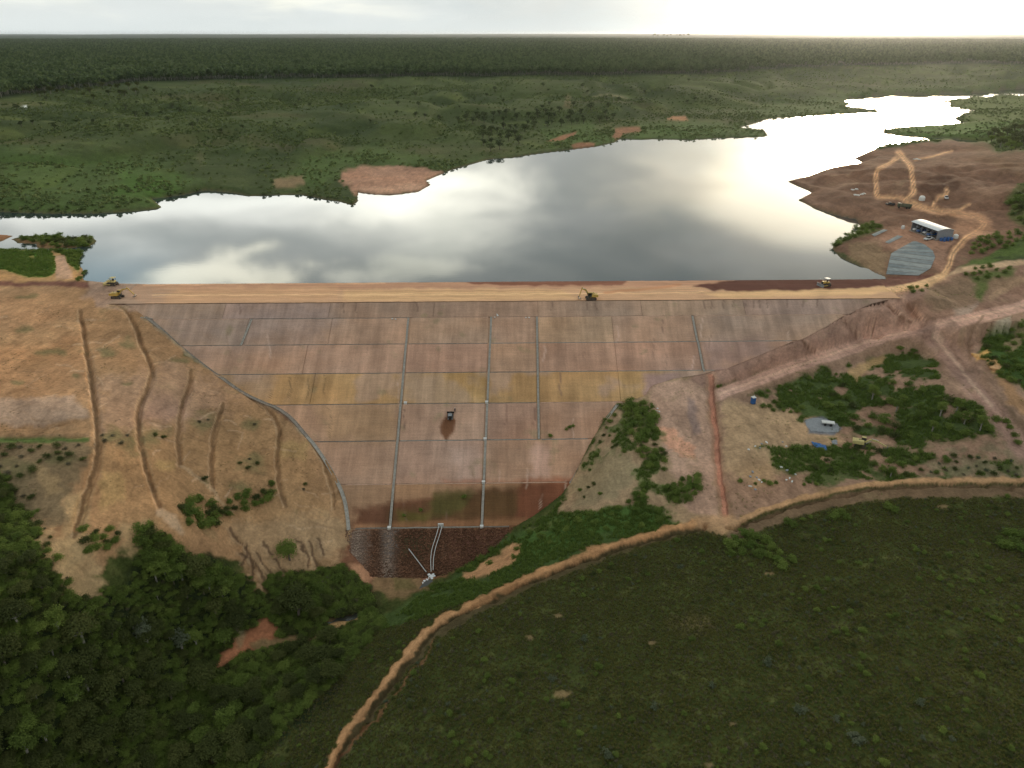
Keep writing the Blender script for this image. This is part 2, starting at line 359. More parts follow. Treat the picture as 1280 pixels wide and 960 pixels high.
for pts, w, d in [([(300,690),(322,708),(332,735)], 1.1, 1.8), ([(318,690),(334,712),(346,742)], .9, 1.6), ([(285,660),(312,694),(318,725)], .9, 1.4), ([(384,676),(394,700),(402,716)], .8, 1.3),
                  ([(372,674),(384,694),(384,708)], .8, 1.2), ([(344,700),(360,722),(362,742)], .8, 1.3), ([(270,640),(250,655),(262,672)], .6, .7)]:
    carve(pts, w, d, .1)
for pts, w, d in [([(-20,531),(60,532),(112,522)], 1.0, .9), ([(-20,548),(60,547),(114,545)], .9, .8)]:
    carve(pts, w, d, .15)
GULLY = [(888,470),(889,492),(892,520),(896,552),(898,585),(903,615),(908,652)]
gully_w = carve(GULLY, 1.6, 1.6, .1)
def bench(pts, half, blend, cut=0.0):
    pp = smooth_line(pts, 5); w = drop(pp[:, 0], pp[:, 1]); zz = np.convolve(np.pad(w[:, 2], 4, mode='edge'), np.ones(9)/9, 'valid')-cut; lo, hi = w.min(0)-half-blend-2, w.max(0)+half+blend+2
    idx = np.where((gx > lo[0]) & (gx < hi[0]) & (gy > lo[1]) & (gy < hi[1]) & ~damzone)[0]; d, par = seg_dist(gx[idx], gy[idx], w[:, :2]); d = d*(1+.12*fbm(gx[idx]/5, gy[idx]/5, 2, 6))
    k = 1-sst(d, half, half+blend); Z[idx] = Z[idx]*(1-k)+np.interp(par, np.arange(len(w)), zz)*k
bench([(912,490),(950,474),(1000,456),(1060,437),(1105,421),(1150,411),(1200,401),(1250,390),(1300,378)], 3.6, 2.2, .5)
bench([(1172,424),(1190,446),(1208,472),(1235,505),(1262,540),(1276,560)], 3.5, 2.5, .8); bench([(1185,336),(1210,336),(1250,331),(1290,326)], 2.2, 2.0, .3)
for pts, w, d in [([(1081,402),(1090,413),(1099,424)], 1.8, 2.6), ([(1126,372),(1140,386),(1158,408)], 2.4, 3.2), ([(1112,380),(1130,396),(1146,407)], 1.6, 2.0), ([(1058,402),(1066,414),(1075,430)], 1.0, .8), ([(1208,480),(1225,500),(1248,530)], 1.0, 1.0), ([(1228,398),(1213,422),(1212,448)], 1.0, 1.0), ([(1005,424),(1012,436),(1025,444)], .9, .7)]: carve(pts, w, d, .2)
# spoil berm of the contour ditch that runs along the near hill, with the ditch on its uphill side
BERM = [(408,962),(424,928),(452,890),(480,855),(505,822),(535,788),(580,760),(630,736),(690,711),(760,684),(830,664),(872,655)]
BERM2 = [(915,655),(960,636),(1000,624),(1050,611),(1110,603),(1180,601),(1290,600),(1400,598)]
def berm(pts, hgt, wid, dit):
    pp = smooth_line(pts, 5); w = drop(pp[:, 0], pp[:, 1]); lo, hi = w.min(0)-14, w.max(0)+14
    idx = np.where((gx > lo[0]) & (gx < hi[0]) & (gy > lo[1]) & (gy < hi[1]))[0]; x, y = gx[idx], gy[idx]
    d, par = seg_dist(x, y, w[:, :2]); k = np.clip(par.astype(int), 0, len(w)-2)
    t = w[k+1, :2]-w[k, :2]; side = np.sign((x-w[k, 0])*(-t[:, 1])+(y-w[k, 1])*t[:, 0])  # + on the left of travel = away from the near hill
    wob = 1+.55*fbm(x/3, y/3, 3, 8); sd = d*side*wob
    Z[idx] += hgt*np.exp(-(np.maximum(np.abs(sd)-wid*.45, 0)/(wid*.45))**2)*(.85+.3*fbm(x/1.6, y/1.6, 2, 18)) - dit*np.exp(-((sd+wid*1.75)/(wid*.62))**2)
    return w
berm_w = berm(BERM, .7, 1.15, 1.6); berm2_w = berm(BERM2, .35, 1.1, 1.7)

abut()
# ------------------------------------------------------------------ ground colour (albedo of soil, rock and grass), painted per vertex
class Paint:
    def __init__(s, x, y, z, base):
        s.x, s.y, s.z = x, y, z; s.px, s.py = project(x, y, z); s.C = base.copy(); s.veg = np.ones(len(x))
        q = np.nan_to_num(s.px, nan=-1e5), np.nan_to_num(s.py, nan=-1e5); s.px, s.py = q
        s.n1, s.n2 = fbm(q[0]/14, q[1]/9, 4, 101), fbm(q[0]/14, q[1]/9, 4, 202)
    def _apply(s, idx, w, col, veg):
        w = w[:, None]; s.C[idx] = s.C[idx]*(1-w)+np.asarray(col)*w
        if veg is not None: s.veg[idx] = s.veg[idx]*(1-w[:, 0])+veg*w[:, 0]
    def poly(s, pts, col, feather=4, amp=4, a=1.0, veg=0.0, holes=None):
        p = np.array(pts, float); mg = feather+amp*2
        idx = np.where((s.px > p[:, 0].min()-mg) & (s.px < p[:, 0].max()+mg) & (s.py > p[:, 1].min()-mg) & (s.py < p[:, 1].max()+mg))[0]
        if not len(idx): return
        x, y = s.px[idx]+s.n1[idx]*amp*2, s.py[idx]+s.n2[idx]*amp*1.4
        d = seg_dist(x, y, p, True)[0]; d = np.where(inside(x, y, p), d, -d)
        w = sst(d, -feather, feather)*a
        if holes is not None: w = w*sst(fbm(s.x[idx]/holes[0], s.y[idx]/holes[0], 4, 61), holes[1]-.15, holes[1]+.15)
        s._apply(idx, w, col, veg)
    def line(s, pts, width, col, feather=None, amp=1.5, a=1.0, veg=0.0, n=4):
        p = smooth_line(pts, n) if len(pts) > 2 else np.array(pts, float); f = feather if feather is not None else width*.4; mg = width+f+amp*2
        idx = np.where((s.px > p[:, 0].min()-mg) & (s.px < p[:, 0].max()+mg) & (s.py > p[:, 1].min()-mg) & (s.py < p[:, 1].max()+mg))[0]
        if not len(idx): return
        x, y = s.px[idx]+s.n1[idx]*amp*2, s.py[idx]+s.n2[idx]*amp*1.4
        d = seg_dist(x, y, p)[0]; s._apply(idx, (1-sst(d, width/2-f/2, width/2+f/2))*a, col, veg)

def paint_ground(P):
    x, y = P.x, P.y; r = np.hypot(x, y)
    # grass and scrub of the open country
    g1, g2, g3 = alb(62, 69, 40), alb(51, 59, 35), alb(76, 82, 45)
    a = sst(fbm(x/70, y/90, 4, 11), -.35, .45)[:, None]; b = sst(fbm(x/28, y/40, 4, 12), .15, .6)[:, None]*.7
    far = g1*(1-a)+g2*a; far = far*(1-b)+g3*b
    br = sst(fbm(x/120, y/80, 3, 14), .25, .6)[:, None]*.45; far = far*(1-br)+alb(78, 72, 50)*br
    n1, n2, n3 = alb(56, 61, 31), alb(46, 52, 25), alb(74, 75, 42)
    a = sst(fbm(x/9, y/9, 4, 21), -.5, .5)[:, None]; b = sst(fbm(x/3, y/3, 3, 22), .15, .6)[:, None]*.6
    near = n1*(1-a)+n2*a; near = near*(1-b)+n3*b
    w = sst(r, 200, 330)[:, None]; P.C[:] = near*(1-w)+far*w
    forest = sst(r, 0, 1)*sst(far_profile(x, y), 22.5, 24); P._apply(np.arange(len(x)), forest, alb(38, 46, 28), 1)
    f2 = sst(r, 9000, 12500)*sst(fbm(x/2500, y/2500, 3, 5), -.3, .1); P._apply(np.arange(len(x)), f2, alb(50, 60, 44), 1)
    soil, soil2, ochre, pink = alb(136, 108, 84), alb(120, 94, 72), alb(146, 112, 74), alb(146, 116, 98)
    # far shore: bright grass by the water, bare red patches
    G = alb(66, 82, 42)
    for p, aa in [([(0,180),(60,190),(150,205),(230,225),(200,258),(100,266),(0,264)], .55), ([(120,190),(200,200),(250,228),(215,240),(150,215)], .5), ([(380,195),(470,185),(560,205),(600,200),(560,212),(470,207),(420,212),(400,235),(350,230)], .6),
                  ([(680,160),(730,155),(770,175),(740,186),(690,180)], .8), ([(790,158),(870,150),(950,160),(958,170),(880,175),(790,174)], .75), ([(920,140),(1040,118),(1180,112),(1260,108),(1180,118),(1060,130),(1050,141),(960,150)], .5)]:
        P.poly(p, G, 10, 8, aa, None)
    P.poly([(160,212),(225,228),(205,250),(140,240)], alb(66, 88, 38), 10, 6, .6, None)
    R = alb(140, 106, 86)
    P.poly([(424,214),(445,209),(500,208),(552,213),(553,218),(532,228),(538,232),(526,242),(470,247),(447,244),(436,234),(424,226)], R, 3, 4, 1, 0)
    P.poly([(448,236),(500,232),(530,226),(527,240),(470,246),(450,243)], alb(154, 120, 98), 3, 4, .8, 0)
    P.poly([(342,226),(378,221),(380,232),(345,236)], alb(120, 98, 74), 3, 3, .8, 0); P.poly([(240,196),(250,190),(256,200),(248,208)], alb(88, 84, 60), 3, 3, .4, None)
    P.poly([(684,177),(700,170),(722,164),(720,169),(700,176)], alb(118, 84, 62), 1.5, 1.5, 1, 0); P.poly([(714,182),(728,177),(745,178),(742,184),(716,186)], alb(118, 84, 62), 1.5, 1.5, 1, 0)
    P.poly([(764,170),(770,160),(800,159),(802,164),(780,168),(770,175)], alb(118, 84, 62), 2, 2, 1, 0); P.poly([(834,150),(840,145),(856,146),(858,152)], alb(144, 104, 76), 2, 2, 1, 0)
    P.poly([(702,134),(708,118),(714,120),(712,136)], alb(96, 82, 58), 2, 2, .6, None); P.poly([(24,134),(34,132),(33,136)], alb(190, 190, 180), 1, 1, .9, 0)
    P.line([(740,122),(760,118),(785,124)], 2, alb(112, 104, 76), 2, 2, .7, 0)
    # islets and the grassy bank on the left
    P.poly([(-60,288),(14,292),(14,300),(0,307),(-60,309)], alb(128, 92, 66), 2, 2, 1, 0); P.poly([(14,300),(48,301),(100,308),(48,312)], alb(122, 92, 66), 1.5, 2, .9, 0)
    P.poly([(-600,355),(-600,318),(0,312),(70,312),(108,318),(106,345),(108,352),(60,353)], alb(150, 116, 78), 3, 3, 1, 0)
    P.poly([(-600,340),(-600,318),(0,312),(66,313),(72,340),(55,346),(25,345),(8,338)], alb(74, 110, 42), 2, 3, 1, 1)
    P.poly([(66,313),(90,312),(106,318),(100,333),(96,340),(85,328),(80,318)], alb(70, 96, 44), 2, 2, 1, 1)
    P.poly([(68,320),(80,319),(92,348),(70,350)], alb(156, 124, 100), 1.5, 1, 1, 0)
    P.poly([(34,320),(42,319),(44,324),(36,324)], alb(120, 100, 60), 1, 1, .8, 0)
    # left abutment: bare cleared hillside
    P.poly([(-700,352),(100,352),(170,372),(230,436),(300,487),(362,518),(412,570),(440,625),(442,690),(425,712),(330,745),(300,700),(235,690),(180,655),(120,720),(60,725),(40,600),(-20,575),(-700,575)], alb(136, 105, 76), 6, 8, 1, 0)
    P.poly([(-700,366),(60,366),(100,400),(115,500),(40,520),(-700,520)], alb(146, 112, 82), 8, 10, .8, None)
    P.poly([(-100,440),(100,418),(112,470),(60,490),(-100,480)], alb(144, 106, 74), 12, 8, .5, None)
    P.poly([(-100,430),(40,410),(105,395),(108,410),(50,432),(-100,455)], alb(152, 122, 90), 8, 8, .5, None)
    P.poly([(20,452),(100,425),(104,440),(30,466)], alb(112, 86, 60), 8, 6, .6, None); P.poly([(-40,500),(90,495),(112,520),(60,532),(-40,532)], alb(146, 122, 104), 4, 4, .8, None)
    P.poly([(120,480),(220,450),(300,500),(230,540),(125,545)], alb(142, 113, 92), 14, 12, .6, None); P.poly([(185,495),(235,500),(225,530),(180,525)], alb(150, 116, 102), 12, 8, .4, None)
    P.poly([(120,540),(340,520),(420,640),(300,660),(120,660)], alb(136, 106, 74), 14, 10, .5, None); P.poly([(195,575),(220,575),(215,590),(195,588)], alb(156, 130, 84), 4, 3, .4, None)
    P.poly([(125,590),(150,590),(160,620),(125,640)], alb(152, 127, 84), 5, 4, .4, None); P.poly([(345,550),(385,555),(380,575),(345,570)], alb(154, 128, 84), 5, 4, .4, None)
    P.poly([(280,655),(420,640),(436,680),(415,700),(330,735),(300,690)], alb(138, 112, 84), 8, 8, .8, None)
    P.poly([(-200,552),(112,549),(118,570),(95,600),(80,650),(40,660),(-200,640)], alb(104, 88, 66), 6, 8, .9, .3)
    P.poly([(-20,549),(112,547),(112,552),(-20,554)], alb(70, 88, 44), 2, 2, .9, .8)
    P.poly([(40,575),(65,590),(80,610),(60,620)], alb(140, 116, 84), 3, 4, .7, None)
    for cx, cy, rx, ry in [(140,545,14,8),(160,552,14,14),(195,545,14,10),(255,528,14,10),(315,578,20,12),(315,530,12,6),(135,440,12,5),(225,450,14,4),(30,412,14,4),(160,430,12,6),(35,370,16,3),(255,600,7,4),(300,610,12,6),(75,575,20,8),(25,585,25,10),(60,440,22,4),(22,478,8,3),(96,470,6,3),(160,480,8,3)]:
        t = np.linspace(0, 6.28, 9)[:-1]; P.poly(np.c_[cx+rx*np.cos(t), cy+ry*np.sin(t)], alb(92, 86, 58), ry*.8, ry*.8, .75, .5)
    rr_ = random.Random(21)
    for _ in range(190):
        lx, ly = rr_.uniform(-30, 420), rr_.uniform(372, 690)
        if lx > 165 and ly < 380+(lx-165)*.62: continue
        if lx < 130 and ly > 540: continue
        L_ = rr_.uniform(8, 34); an = rr_.gauss(-.15, .35); q = [(lx, ly), (lx+L_*.5*math.cos(an), ly+L_*.5*math.sin(an)+rr_.uniform(-2, 2)), (lx+L_*math.cos(an), ly+L_*math.sin(an))]
        P.line(q, rr_.uniform(.8, 2), alb(*((112, 88, 64) if rr_.random() < .6 else (166, 138, 112))), 1, 2, rr_.uniform(.25, .6), None, 2)
    for _ in range(150):
        lx, ly = rr_.uniform(830, 1290), rr_.uniform(380, 600); L_ = rr_.uniform(6, 26); an = rr_.gauss(-.25, .5)
        P.line([(lx, ly), (lx+L_*.5*math.cos(an), ly+L_*.5*math.sin(an)+rr_.uniform(-2, 2)), (lx+L_*math.cos(an), ly+L_*math.sin(an))], rr_.uniform(.8, 2), alb(*((98, 76, 60) if rr_.random() < .6 else (160, 132, 112))), 1, 2, rr_.uniform(.2, .5), None, 2)
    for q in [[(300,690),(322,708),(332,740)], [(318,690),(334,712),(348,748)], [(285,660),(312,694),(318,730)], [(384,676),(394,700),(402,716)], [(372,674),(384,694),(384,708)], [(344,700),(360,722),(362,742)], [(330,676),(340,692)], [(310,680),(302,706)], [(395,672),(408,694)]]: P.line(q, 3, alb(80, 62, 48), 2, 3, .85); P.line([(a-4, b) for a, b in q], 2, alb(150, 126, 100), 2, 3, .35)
    # dark wood floor, valley bottom, stream bank
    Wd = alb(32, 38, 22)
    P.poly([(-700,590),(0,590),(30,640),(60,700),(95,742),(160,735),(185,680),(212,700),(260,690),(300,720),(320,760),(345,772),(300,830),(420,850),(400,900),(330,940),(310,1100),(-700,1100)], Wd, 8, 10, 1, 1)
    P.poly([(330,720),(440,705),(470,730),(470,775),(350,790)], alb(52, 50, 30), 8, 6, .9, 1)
    for p in [[(60,680),(120,665),(128,745),(90,750),(70,720)], [(150,655),(190,650),(170,690),(150,690)], [(45,655),(60,655),(66,700),(50,700)]]: P.poly(p, alb(146, 120, 88), 6, 8, .9, 0)
    P.poly([(84,620),(112,610),(108,690),(80,740),(74,700)], alb(150, 124, 90), 6, 4, .7, 0)
    P.poly([(266,836),(292,800),(330,772),(352,782),(348,796),(320,806),(285,832)], alb(140, 92, 66), 4, 4, 1, 0); P.poly([(315,806),(345,795),(400,795),(405,800),(350,810),(320,816)], alb(120, 96, 68), 3, 4, .8, 0)
    P.poly([(398,778),(448,770),(452,778),(420,786),(398,784)], alb(150, 116, 78), 3, 3, .9, 0); P.poly([(398,778),(445,764),(450,770),(400,782)], alb(60, 46, 34), 2, 2, .8, 0)
    P.poly([(290,785),(300,770),(305,800),(296,810)], alb(120, 108, 80), 4, 3, .6, 0); P.poly([(255,945),(300,935),(310,952),(260,965)], alb(90, 74, 54), 5, 4, .7, 0)
    # below the toe
    P.poly([(425,700),(440,668),(520,660),(640,655),(600,690),(575,712),(545,720),(520,735),(470,735)], alb(104, 70, 52), 5, 6, 1, 0)
    P.poly([(436,706),(462,708),(472,722),(452,732)], alb(156, 112, 84), 3, 3, .9, 0); P.poly([(470,715),(520,712),(536,738),(490,748),(465,738)], alb(112, 88, 62), 5, 5, .9, .1); P.poly([(490,722),(515,722),(520,735),(495,738)], alb(84, 76, 46), 4, 4, .7, .6)
    # right of the toe: grassy bank
    LG = alb(62, 84, 40)
    P.poly([(560,725),(600,695),(640,665),(690,645),(760,628),(850,625),(880,640),(860,655),(760,680),(680,708),(630,730),(560,760),(480,790),(440,790),(500,760)], alb(56, 68, 36), 5, 6, 1, 1)
    P.poly([(640,672),(700,645),(770,630),(850,640),(820,658),(740,670),(660,700)], LG, 6, 8, .7, 1)
    P.poly([(578,722),(600,705),(640,680),(655,682),(640,705),(610,720),(585,726)], alb(150, 112, 80), 2.5, 3, 1, 0); P.poly([(655,660),(700,650),(680,665)], alb(90, 84, 50), 4, 4, .5, None)
    # mound right of the dam, slope beside it, working pad
    P.poly([(805,490),(830,470),(885,468),(895,560),(908,660),(870,660),(800,630),(700,640),(712,606),(742,550),(770,508)], alb(128, 106, 82), 4, 4, 1, 0)
    P.poly([(806,480),(880,470),(892,560),(898,650),(860,640),(830,560),(818,520)], alb(148, 118, 100), 5, 5, .9, 0)
    P.poly([(822,536),(840,535),(868,560),(870,574),(850,572),(826,552)], alb(168, 124, 100), 2.5, 4, 1, 0); P.poly([(858,496),(868,500),(876,540),(866,544),(860,520)], alb(120, 100, 92), 3, 2, .8, 0)
    P.poly([(715,610),(760,560),(790,570),(800,590),(770,620),(720,635)], alb(112, 100, 76), 5, 4, .7, 0)
    P.poly([(772,505),(815,500),(826,540),(830,590),(870,610),(860,640),(800,650),(790,600),(775,560),(745,575),(722,600),(760,530)], alb(62, 78, 40), 5, 7, .75, 1, (4, -.05))
    P.poly([(895,490),(990,462),(1150,412),(1280,372),(1500,330),(1500,620),(1280,598),(1050,608),(915,652),(905,600)], alb(124, 98, 80), 5, 5, 1, 0)
    P.poly([(905,500),(960,505),(1010,520),(1060,555),(1000,585),(930,600),(905,590)], alb(146, 120, 92), 6, 6, .9, 0)
    GB = alb(52, 66, 34)
    P.poly([(945,495),(1000,470),(1060,455),(1110,440),(1160,445),(1180,470),(1185,500),(1215,500),(1250,525),(1250,545),(1190,550),(1130,560),(1060,545),(1010,525)], GB, 6, 8, .95, 1, (6, -.25))
    P.poly([(950,560),(1040,550),(1090,560),(1200,565),(1280,580),(1280,596),(1130,598),(1040,606),(980,590)], alb(58, 70, 36), 6, 8, .9, 1, (5, -.25))
    P.poly([(1180,560),(1290,555),(1400,560),(1400,598),(1150,600)], alb(104, 94, 72), 6, 8, .7, .4, (4, -.1)); P.poly([(1090,522),(1120,520),(1125,538),(1095,535)], alb(118, 92, 74), 4, 4, .8, 0)
    P.poly([(1060,462),(1100,444),(1108,448),(1070,478)], alb(140, 112, 78), 3, 3, .8, 0); P.poly([(930,588),(960,580),(975,605),(940,612)], alb(138, 112, 84), 4, 4, .7, 0)
    P.poly([(1005,525),(1030,522),(1052,534),(1044,545),(1012,542)], alb(92, 92, 94), 2, 2, 1, 0)
    P.poly([(1215,440),(1235,420),(1290,395),(1500,360),(1500,520),(1290,490),(1250,475),(1232,455)], alb(56, 72, 36), 4, 5, 1, 1); P.poly([(1228,412),(1262,396),(1266,406),(1245,414)], alb(138, 124, 104), 3, 3, .9, 0)
    P.poly([(1216,446),(1234,436),(1238,441),(1220,452)], alb(172, 134, 80), 2, 2, 1, 0); P.poly([(1232,455),(1244,448),(1250,458),(1242,466)], alb(160, 122, 84), 2.5, 3, .9, 0)
    P.poly([(1245,470),(1262,480),(1290,510),(1290,525),(1262,505)], alb(140, 106, 76), 3, 3, .9, 0); P.poly([(1250,430),(1290,405),(1290,425),(1262,440)], alb(132, 110, 84), 3, 3, .7, 0)
    P.poly([(1240,490),(1275,520),(1290,545),(1290,570),(1255,535)], alb(90, 72, 56), 4, 4, .8, 0)
    # right abutment above the haul road
    P.poly([(1085,400),(1110,372),(1170,352),(1190,340),(1500,300),(1500,390),(1280,378),(1150,415),(1000,455),(890,485),(890,462),(975,432)], alb(118, 91, 75), 4, 5, 1, 0)
    P.poly([(900,465),(1000,428),(1080,395),(1130,400),(1140,410),(1000,448),(905,480)], alb(138, 108, 93), 5, 5, .8, 0); P.poly([(960,425),(1000,415),(1015,435),(965,442)], alb(142, 114, 88), 5, 5, .7, 0)
    P.poly([(1128,373),(1140,380),(1152,395),(1158,408),(1148,404),(1135,388)], alb(138, 94, 64), 2, 2, .9, 0); P.poly([(1105,385),(1125,385),(1150,405),(1135,408)], alb(150, 120, 100), 2, 2, .8, 0)
    P.line([(1081,402),(1092,415),(1099,424)], 3, alb(96, 72, 56), 2, 1, .9); P.line([(1118,384),(1132,396),(1146,406)], 2.5, alb(176, 148, 128), 2, 1, .8)
    P.poly([(1150,362),(1180,352),(1260,335),(1280,350),(1230,372),(1180,390),(1160,388)], alb(112, 92, 72), 6, 6, .8, 0)
    for p in [[(1132,360),(1150,355),(1160,362),(1140,368)], [(1206,344),(1250,338),(1270,336),(1262,346),(1220,352)], [(1200,322),(1250,290),(1290,286),(1290,312),(1240,330),(1205,334)], [(1215,352),(1235,350),(1228,376),(1218,372)]]: P.poly(p, alb(72, 84, 42), 4, 4, .85, 1, (4, -.4))
    P.poly([(1195,385),(1225,378),(1212,395),(1196,396)], alb(140, 122, 108), 4, 4, .7, 0)
    P.poly([(860,470),(980,424),(1050,388),(1110,362),(1150,356),(1160,366),(1100,402),(1000,446),(880,482)], alb(128, 100, 86), 3, 4, .95, 0)
    P.poly([(1090,372),(1125,366),(1160,404),(1100,420),(1060,420),(1040,412)], alb(140, 110, 94), 4, 4, .7, 0)
    P.poly([(1085,338),(1180,328),(1195,345),(1150,362),(1110,374),(1085,372)], alb(140, 108, 86), 3, 3, .95, 0)
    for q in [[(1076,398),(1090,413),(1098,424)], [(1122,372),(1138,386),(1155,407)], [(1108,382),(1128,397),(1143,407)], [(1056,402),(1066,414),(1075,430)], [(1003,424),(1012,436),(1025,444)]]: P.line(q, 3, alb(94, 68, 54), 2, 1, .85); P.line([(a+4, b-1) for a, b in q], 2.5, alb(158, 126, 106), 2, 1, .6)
    # roads on the right
    Rd = alb(158, 124, 107)
    P.line([(895,494),(950,474),(1000,456),(1060,437),(1105,421),(1150,411),(1200,401),(1250,390),(1290,380),(1400,356)], 14, Rd, 3, 1.2); P.line([(895,494),(1000,456),(1105,421),(1150,411),(1210,398),(1290,378)], 3, alb(176, 142, 120), 2, 1.5, .7)
    P.line([(1160,414),(1185,440),(1208,472),(1235,505),(1262,540),(1276,560)], 24, alb(132, 104, 90), 10, 3); P.line([(1165,420),(1190,446),(1214,478),(1240,508)], 4, alb(160, 132, 112), 3, 1, .8); P.line([(1180,420),(1204,455),(1240,496),(1255,520)], 3, alb(108, 84, 68), 2, 1, .7)
    P.line([(1190,410),(1215,430),(1212,450),(1222,470)], 14, alb(130, 104, 88), 8, 3, .8); P.line([(1228,395),(1212,420),(1212,450)], 3, alb(104, 82, 64), 2, 1, .7)
    P.line([(1172,344),(1210,336),(1250,331),(1290,326),(1400,312)], 7, alb(160, 132, 104), 3, 1.5, 1); P.line([(1240,372),(1270,352),(1290,345)], 8, alb(138, 112, 88), 5, 3, .8)
    # wet red gully down to the contour ditch
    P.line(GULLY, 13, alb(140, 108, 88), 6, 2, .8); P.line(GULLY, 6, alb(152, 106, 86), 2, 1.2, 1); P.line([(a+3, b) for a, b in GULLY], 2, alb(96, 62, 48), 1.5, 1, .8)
    # contour ditch and spoil berm on the near hill
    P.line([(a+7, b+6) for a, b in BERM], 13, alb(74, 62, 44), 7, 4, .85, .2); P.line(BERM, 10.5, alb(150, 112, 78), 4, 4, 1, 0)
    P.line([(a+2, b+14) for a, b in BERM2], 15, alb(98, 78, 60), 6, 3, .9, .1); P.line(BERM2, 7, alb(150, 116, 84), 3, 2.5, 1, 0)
    P.poly([(870,648),(915,640),(925,655),(905,668),(868,662)], alb(146, 114, 84), 4, 4, .9, 0)
    P.line([(530,800),(505,830),(478,868),(446,912),(428,940)], 3, alb(96, 62, 44), 2, 2, .9) if False else None
    P.line([(545,800),(525,830),(497,866),(467,902),(438,933),(412,962)], 3, alb(104, 70, 50), 3, 4, .7)
    for cx, cy, rx, ry in [(699,770,6,4),(661,797,5,3),(815,804,6,4),(702,866,10,6),(915,905,5,3),(962,717,7,3),(1180,634,8,3),(1030,612,12,5),(885,957,6,4),(868,780,30,14)]:
        t = np.linspace(0, 6.28, 9)[:-1]; P.poly(np.c_[cx+rx*np.cos(t), cy+ry*np.sin(t)], alb(112, 92, 66), ry*.7, ry*.6, .7 if rx < 20 else .35, 0)
    # peninsula borrow area
    PB = alb(98, 73, 58)
    P.poly([(985,224),(1030,210),(1066,196),(1090,186),(1150,178),(1200,174),(1240,190),(1300,190),(1420,190),(1420,330),(1290,292),(1210,330),(1175,345),(1105,348),(1040,310),(1060,290),(1075,275),(1010,255),(985,232)], PB, 2, 3, 1, 0)
    P.poly([(1200,172),(1290,165),(1420,160),(1420,235),(1290,222),(1250,215),(1215,195)], alb(96, 74, 56), 5, 5, .7, 0); P.poly([(1000,240),(1080,262),(1140,275),(1130,300),(1075,280),(1010,256)], alb(110, 83, 66), 5, 4, .7, 0)
    P.poly([(1226,176),(1250,168),(1290,160),(1420,150),(1420,186),(1290,186),(1255,190)], alb(58, 70, 38), 5, 5, .9, 1); P.poly([(1256,250),(1290,220),(1420,220),(1420,290),(1290,290),(1262,276)], alb(70, 76, 42), 5, 5, .85, .8)
    P.poly([(1102,150),(1200,150),(1215,140),(1190,130),(1185,122),(1280,118),(1420,115),(1420,168),(1280,182),(1150,172)], alb(70, 80, 42), 2, 2, 1, 1); P.poly([(1110,160),(1190,156),(1290,150),(1290,176),(1200,174),(1120,170)], alb(66, 86, 40), 3, 3, .7, 1)
    P.poly([(1144,240),(1160,222),(1180,220),(1200,230),(1196,238),(1165,242)], alb(74, 52, 40), 3, 3, .95, 0); P.poly([(1100,222),(1135,220),(1136,224),(1100,225)], alb(88, 64, 50), 2, 2, .7, 0)
    for cx, cy, rx, ry in [(1050,228,24,6),(1120,240,14,8),(1200,205,20,7),(1230,240,22,9),(1175,200,16,4),(1090,205,14,4)]:
        t = np.linspace(0, 6.28, 9)[:-1]; P.poly(np.c_[cx+rx*np.cos(t), cy+ry*np.sin(t)], alb(116, 90, 72), ry*.8, ry*.5, .6, 0)
    P.poly([(1070,280),(1090,280),(1105,288),(1085,292),(1050,304),(1042,312),(1040,304)], alb(70, 76, 42), 3, 3, .9, .9); P.poly([(1060,305),(1100,300),(1112,320),(1102,344),(1060,325)], alb(116, 96, 72), 4, 4, .7, 0)
    P.poly([(1085,300),(1130,285),(1190,300),(1180,340),(1160,330),(1110,310)], alb(138, 104, 84), 5, 4, .8, 0)
    Y = alb(196, 154, 112); Yl = alb(214, 172, 126)  # warm low-sun glints on the twin wheel tracks, painted into the soil colour
    for pts, w in [([(1172,348),(1184,336),(1192,318),(1204,300),(1222,288),(1230,280),(1222,272),(1200,267),(1180,265),(1160,262),(1140,255),(1128,248)], 10),
                   ([(1128,248),(1110,247),(1097,245),(1095,228),(1097,212),(1112,204),(1122,198)], 7), ([(1132,250),(1142,240),(1141,225),(1138,208),(1130,198),(1124,190)], 8),
                   ([(1180,265),(1168,258),(1172,248),(1184,243),(1183,236)], 6), ([(1185,266),(1200,262),(1212,255)], 4), ([(1140,252),(1152,256),(1160,262)], 4), ([(1143,200),(1165,196),(1190,188)], 3)]:
        P.line(pts, w*.85, alb(150, 112, 84), 3, 1.6); P.line([(a-w*.22, b) for a, b in pts], w*.2, Yl, 1.2, .4, .55); P.line([(a+w*.2, b) for a, b in pts], w*.2, Y, 1.2, .4, .55); P.line(pts, w*.2, alb(122, 90, 68), 1, 1, .6)
    P.poly([(1205,262),(1240,275),(1245,290),(1225,300),(1190,286)], alb(150, 112, 86), 5, 4, .6, 0)
    # crest road running on to the left bank, and its joint to the right
    P.poly([(-700,350),(135,352),(140,362),(60,358),(-700,362)], alb(98, 66, 54), 2, 2, 1, 0); P.poly([(130,352),(175,352),(170,380),(100,372),(110,362)], alb(142, 116, 98), 4, 3, .9, 0)
    P.poly([(1140,352),(1172,342),(1185,336),(1182,346),(1160,358),(1100,368)], alb(188, 150, 110), 3, 2, .9, 0)
    P.poly([(110,349),(1100,340),(1100,372),(330,384),(190,392),(120,384)], alb(138, 112, 94), 2, 1, 1, 0)
    P.poly([(1080,348),(1168,342),(1168,348),(1130,356),(1080,361)], alb(84, 54, 46), 2, 1.5, .95, 0); P.line([(1080,365),(1110,361),(1145,354),(1172,345)], 4, alb(186, 150, 112), 2, .8, .9)
